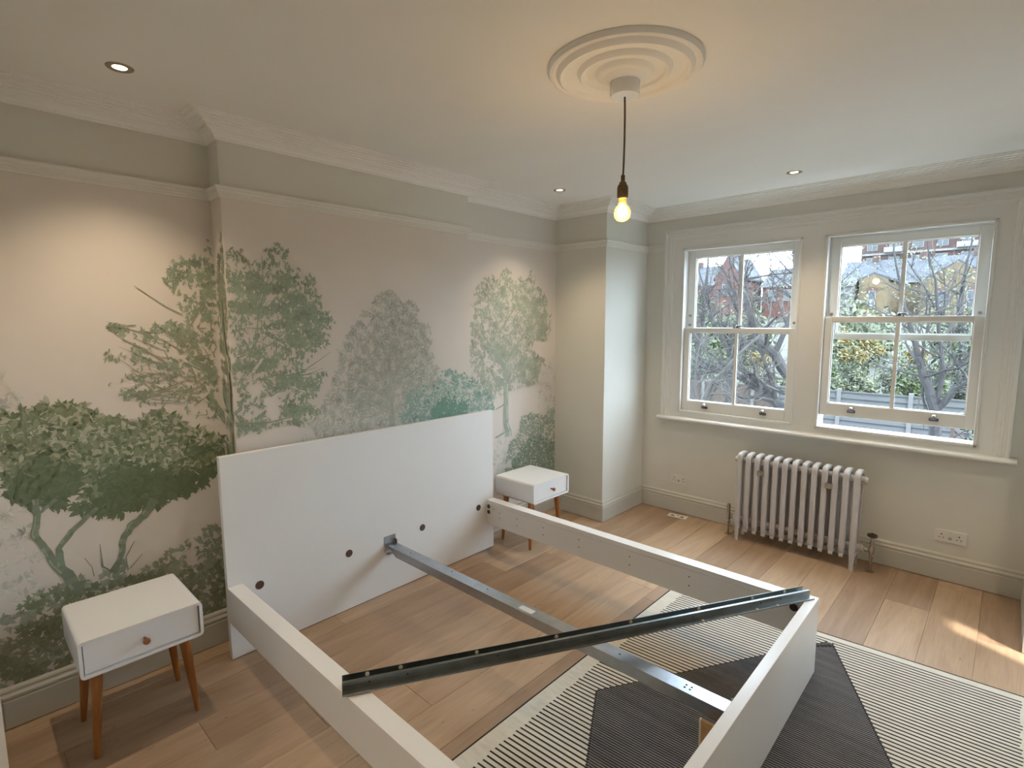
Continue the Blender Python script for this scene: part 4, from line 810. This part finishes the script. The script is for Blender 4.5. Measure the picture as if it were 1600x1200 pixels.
for k in range(-5, 9):
    MB().tube([(min(1, 1-k*.25), .03, max(0, -k*.25)), (max(-1, 1-k*.25-1.6), .03, min(1.6, 2-k*.25))], .018, 4).build('slat', 'fence_brown', tl)
for x in (-1, 1): MB().box(x-.04, x+.04, -.04, .06, 0, 1.7).build('post', 'fence_brown', tl)
fb = thing('board_fence', (-5.3, 17.3, GZ), 'brown vertical board fence behind the leaning trunk, left window', 'fence', rz=.12)
bm2 = None
for k in range(44):
    if bm2 is None: bm2 = MB().box(-.058, .058, -.012, .012, 0, 1.65).mesh('board', ['fence_brown'], (0, 0, 0))
    o = bpy.data.objects.new('board', bm2); C.objects.link(o); hang(o, fb, (-2.7+k*.122, (k % 2)*.008, .02))
MB().box(-2.75, 2.65, -.035, .03, 1.67, 1.74).build('capping', 'fence_brown', fb)
for x in (-1.2, .7, 2.4): MB().box(x-.06, x+.06, -.09, .0, 0, 1.95).build('post', 'concrete', fb)

# trees
def branchy(limbs, seed, levels=3, spread=.75, kids=(4, 5, 5, 4), shrink=.62, bend=.16, upl=.12):
    rg = random.Random(seed); big, twig = MB(), MB()
    def rv(): return Vector((rg.gauss(0,1), rg.gauss(0,1), rg.gauss(0,1))).normalized()
    ends = []
    def grow(p, d, L, r, lv):
        pts = [p]; rad = [r]; q = p.copy(); dd = d.copy(); ns = 4 if lv < 3 else 3
        for i in range(ns):
            dd = (dd+rv()*bend+Vector((0, 0, upl*.5))).normalized(); q = q+dd*L/ns; pts.append(q.copy()); rad.append(r*(1-.62*(i+1)/ns))
        (big if lv < 2 else twig).tube(pts, rad, 5 if lv < 2 else 3, caps=False)
        if lv >= levels: ends.append(pts[-1]); return
        for k in range(kids[min(lv, 3)]):
            t = rg.uniform(.25, 1.0); i = min(int(t*ns), ns-1); b = pts[i].lerp(pts[i+1], t*ns-i)
            ax = (pts[i+1]-pts[i]).normalized(); nd = (ax*rg.uniform(.35, .9)+rv()*spread+Vector((0, 0, upl))).normalized()
            grow(b, nd, L*shrink*rg.uniform(.7, 1.15), max(rad[i+1]*.75, .0035), lv+1)
    for pts, rad in limbs:
        P = [Vector(p) for p in pts]; sm_ = []; sr = []
        for i in range(len(P)-1):
            for k in range(3): t = k/3; sm_.append(P[i].lerp(P[i+1], t)+rv()*rad[i]*.25); sr.append(rad[i]+(rad[i+1]-rad[i])*t)
        sm_.append(P[-1]); sr.append(rad[-1]); big.tube(sm_, sr, 8)
        n = len(sm_)
        for k in range(kids[0]*2):
            i = rg.randrange(n//3, n-1); ax = (sm_[i+1]-sm_[i]).normalized()
            grow(sm_[i].copy(), (ax*.5+rv()*spread+Vector((0, 0, upl))).normalized(), rg.uniform(.8, 1.5)*kidL[0], max(sr[i]*.5, .01), 1)
        grow(sm_[-1].copy(), (sm_[-1]-sm_[-2]).normalized(), 1.3*kidL[0], sr[-1], 1)
    return big, twig, ends
kidL = [1.]
def tree(label, base, limbs, seed, bark='bark', twigm='twig', scale=1., leaves=None, **kw):
    kidL[0] = scale
    t = thing('bare_tree', base, label, 'tree'); bv = Vector(base)
    loc = [([tuple(Vector(p)-bv) for p in pts], rad) for pts, rad in limbs]
    big, twig, ends = branchy(loc, seed, **kw)
    big.build('trunk', bark, t, smooth=True); tag(twig.build('twigs', twigm, t), kind='stuff')
    if leaves: tag(leaf_cloud(ends, *leaves, seed).build('leaves', leaves[0], t), kind='stuff')
    return t
def leaf_cloud(pts, m, n, size, jit, seed):
    rg = random.Random(seed+99); mb = MB()
    for _ in range(n):
        p = rg.choice(pts)+Vector((rg.gauss(0,jit), rg.gauss(0,jit), rg.gauss(0,jit)))
        a = Vector((rg.gauss(0,1), rg.gauss(0,1), rg.gauss(0,1))).normalized(); b = a.orthogonal().normalized(); s_ = size*rg.uniform(.6, 1.4)
        mb.add([p-a*s_, p+b*s_*.45, p+a*s_, p-b*s_*.45], [(0, 1, 2, 3)])
    return mb
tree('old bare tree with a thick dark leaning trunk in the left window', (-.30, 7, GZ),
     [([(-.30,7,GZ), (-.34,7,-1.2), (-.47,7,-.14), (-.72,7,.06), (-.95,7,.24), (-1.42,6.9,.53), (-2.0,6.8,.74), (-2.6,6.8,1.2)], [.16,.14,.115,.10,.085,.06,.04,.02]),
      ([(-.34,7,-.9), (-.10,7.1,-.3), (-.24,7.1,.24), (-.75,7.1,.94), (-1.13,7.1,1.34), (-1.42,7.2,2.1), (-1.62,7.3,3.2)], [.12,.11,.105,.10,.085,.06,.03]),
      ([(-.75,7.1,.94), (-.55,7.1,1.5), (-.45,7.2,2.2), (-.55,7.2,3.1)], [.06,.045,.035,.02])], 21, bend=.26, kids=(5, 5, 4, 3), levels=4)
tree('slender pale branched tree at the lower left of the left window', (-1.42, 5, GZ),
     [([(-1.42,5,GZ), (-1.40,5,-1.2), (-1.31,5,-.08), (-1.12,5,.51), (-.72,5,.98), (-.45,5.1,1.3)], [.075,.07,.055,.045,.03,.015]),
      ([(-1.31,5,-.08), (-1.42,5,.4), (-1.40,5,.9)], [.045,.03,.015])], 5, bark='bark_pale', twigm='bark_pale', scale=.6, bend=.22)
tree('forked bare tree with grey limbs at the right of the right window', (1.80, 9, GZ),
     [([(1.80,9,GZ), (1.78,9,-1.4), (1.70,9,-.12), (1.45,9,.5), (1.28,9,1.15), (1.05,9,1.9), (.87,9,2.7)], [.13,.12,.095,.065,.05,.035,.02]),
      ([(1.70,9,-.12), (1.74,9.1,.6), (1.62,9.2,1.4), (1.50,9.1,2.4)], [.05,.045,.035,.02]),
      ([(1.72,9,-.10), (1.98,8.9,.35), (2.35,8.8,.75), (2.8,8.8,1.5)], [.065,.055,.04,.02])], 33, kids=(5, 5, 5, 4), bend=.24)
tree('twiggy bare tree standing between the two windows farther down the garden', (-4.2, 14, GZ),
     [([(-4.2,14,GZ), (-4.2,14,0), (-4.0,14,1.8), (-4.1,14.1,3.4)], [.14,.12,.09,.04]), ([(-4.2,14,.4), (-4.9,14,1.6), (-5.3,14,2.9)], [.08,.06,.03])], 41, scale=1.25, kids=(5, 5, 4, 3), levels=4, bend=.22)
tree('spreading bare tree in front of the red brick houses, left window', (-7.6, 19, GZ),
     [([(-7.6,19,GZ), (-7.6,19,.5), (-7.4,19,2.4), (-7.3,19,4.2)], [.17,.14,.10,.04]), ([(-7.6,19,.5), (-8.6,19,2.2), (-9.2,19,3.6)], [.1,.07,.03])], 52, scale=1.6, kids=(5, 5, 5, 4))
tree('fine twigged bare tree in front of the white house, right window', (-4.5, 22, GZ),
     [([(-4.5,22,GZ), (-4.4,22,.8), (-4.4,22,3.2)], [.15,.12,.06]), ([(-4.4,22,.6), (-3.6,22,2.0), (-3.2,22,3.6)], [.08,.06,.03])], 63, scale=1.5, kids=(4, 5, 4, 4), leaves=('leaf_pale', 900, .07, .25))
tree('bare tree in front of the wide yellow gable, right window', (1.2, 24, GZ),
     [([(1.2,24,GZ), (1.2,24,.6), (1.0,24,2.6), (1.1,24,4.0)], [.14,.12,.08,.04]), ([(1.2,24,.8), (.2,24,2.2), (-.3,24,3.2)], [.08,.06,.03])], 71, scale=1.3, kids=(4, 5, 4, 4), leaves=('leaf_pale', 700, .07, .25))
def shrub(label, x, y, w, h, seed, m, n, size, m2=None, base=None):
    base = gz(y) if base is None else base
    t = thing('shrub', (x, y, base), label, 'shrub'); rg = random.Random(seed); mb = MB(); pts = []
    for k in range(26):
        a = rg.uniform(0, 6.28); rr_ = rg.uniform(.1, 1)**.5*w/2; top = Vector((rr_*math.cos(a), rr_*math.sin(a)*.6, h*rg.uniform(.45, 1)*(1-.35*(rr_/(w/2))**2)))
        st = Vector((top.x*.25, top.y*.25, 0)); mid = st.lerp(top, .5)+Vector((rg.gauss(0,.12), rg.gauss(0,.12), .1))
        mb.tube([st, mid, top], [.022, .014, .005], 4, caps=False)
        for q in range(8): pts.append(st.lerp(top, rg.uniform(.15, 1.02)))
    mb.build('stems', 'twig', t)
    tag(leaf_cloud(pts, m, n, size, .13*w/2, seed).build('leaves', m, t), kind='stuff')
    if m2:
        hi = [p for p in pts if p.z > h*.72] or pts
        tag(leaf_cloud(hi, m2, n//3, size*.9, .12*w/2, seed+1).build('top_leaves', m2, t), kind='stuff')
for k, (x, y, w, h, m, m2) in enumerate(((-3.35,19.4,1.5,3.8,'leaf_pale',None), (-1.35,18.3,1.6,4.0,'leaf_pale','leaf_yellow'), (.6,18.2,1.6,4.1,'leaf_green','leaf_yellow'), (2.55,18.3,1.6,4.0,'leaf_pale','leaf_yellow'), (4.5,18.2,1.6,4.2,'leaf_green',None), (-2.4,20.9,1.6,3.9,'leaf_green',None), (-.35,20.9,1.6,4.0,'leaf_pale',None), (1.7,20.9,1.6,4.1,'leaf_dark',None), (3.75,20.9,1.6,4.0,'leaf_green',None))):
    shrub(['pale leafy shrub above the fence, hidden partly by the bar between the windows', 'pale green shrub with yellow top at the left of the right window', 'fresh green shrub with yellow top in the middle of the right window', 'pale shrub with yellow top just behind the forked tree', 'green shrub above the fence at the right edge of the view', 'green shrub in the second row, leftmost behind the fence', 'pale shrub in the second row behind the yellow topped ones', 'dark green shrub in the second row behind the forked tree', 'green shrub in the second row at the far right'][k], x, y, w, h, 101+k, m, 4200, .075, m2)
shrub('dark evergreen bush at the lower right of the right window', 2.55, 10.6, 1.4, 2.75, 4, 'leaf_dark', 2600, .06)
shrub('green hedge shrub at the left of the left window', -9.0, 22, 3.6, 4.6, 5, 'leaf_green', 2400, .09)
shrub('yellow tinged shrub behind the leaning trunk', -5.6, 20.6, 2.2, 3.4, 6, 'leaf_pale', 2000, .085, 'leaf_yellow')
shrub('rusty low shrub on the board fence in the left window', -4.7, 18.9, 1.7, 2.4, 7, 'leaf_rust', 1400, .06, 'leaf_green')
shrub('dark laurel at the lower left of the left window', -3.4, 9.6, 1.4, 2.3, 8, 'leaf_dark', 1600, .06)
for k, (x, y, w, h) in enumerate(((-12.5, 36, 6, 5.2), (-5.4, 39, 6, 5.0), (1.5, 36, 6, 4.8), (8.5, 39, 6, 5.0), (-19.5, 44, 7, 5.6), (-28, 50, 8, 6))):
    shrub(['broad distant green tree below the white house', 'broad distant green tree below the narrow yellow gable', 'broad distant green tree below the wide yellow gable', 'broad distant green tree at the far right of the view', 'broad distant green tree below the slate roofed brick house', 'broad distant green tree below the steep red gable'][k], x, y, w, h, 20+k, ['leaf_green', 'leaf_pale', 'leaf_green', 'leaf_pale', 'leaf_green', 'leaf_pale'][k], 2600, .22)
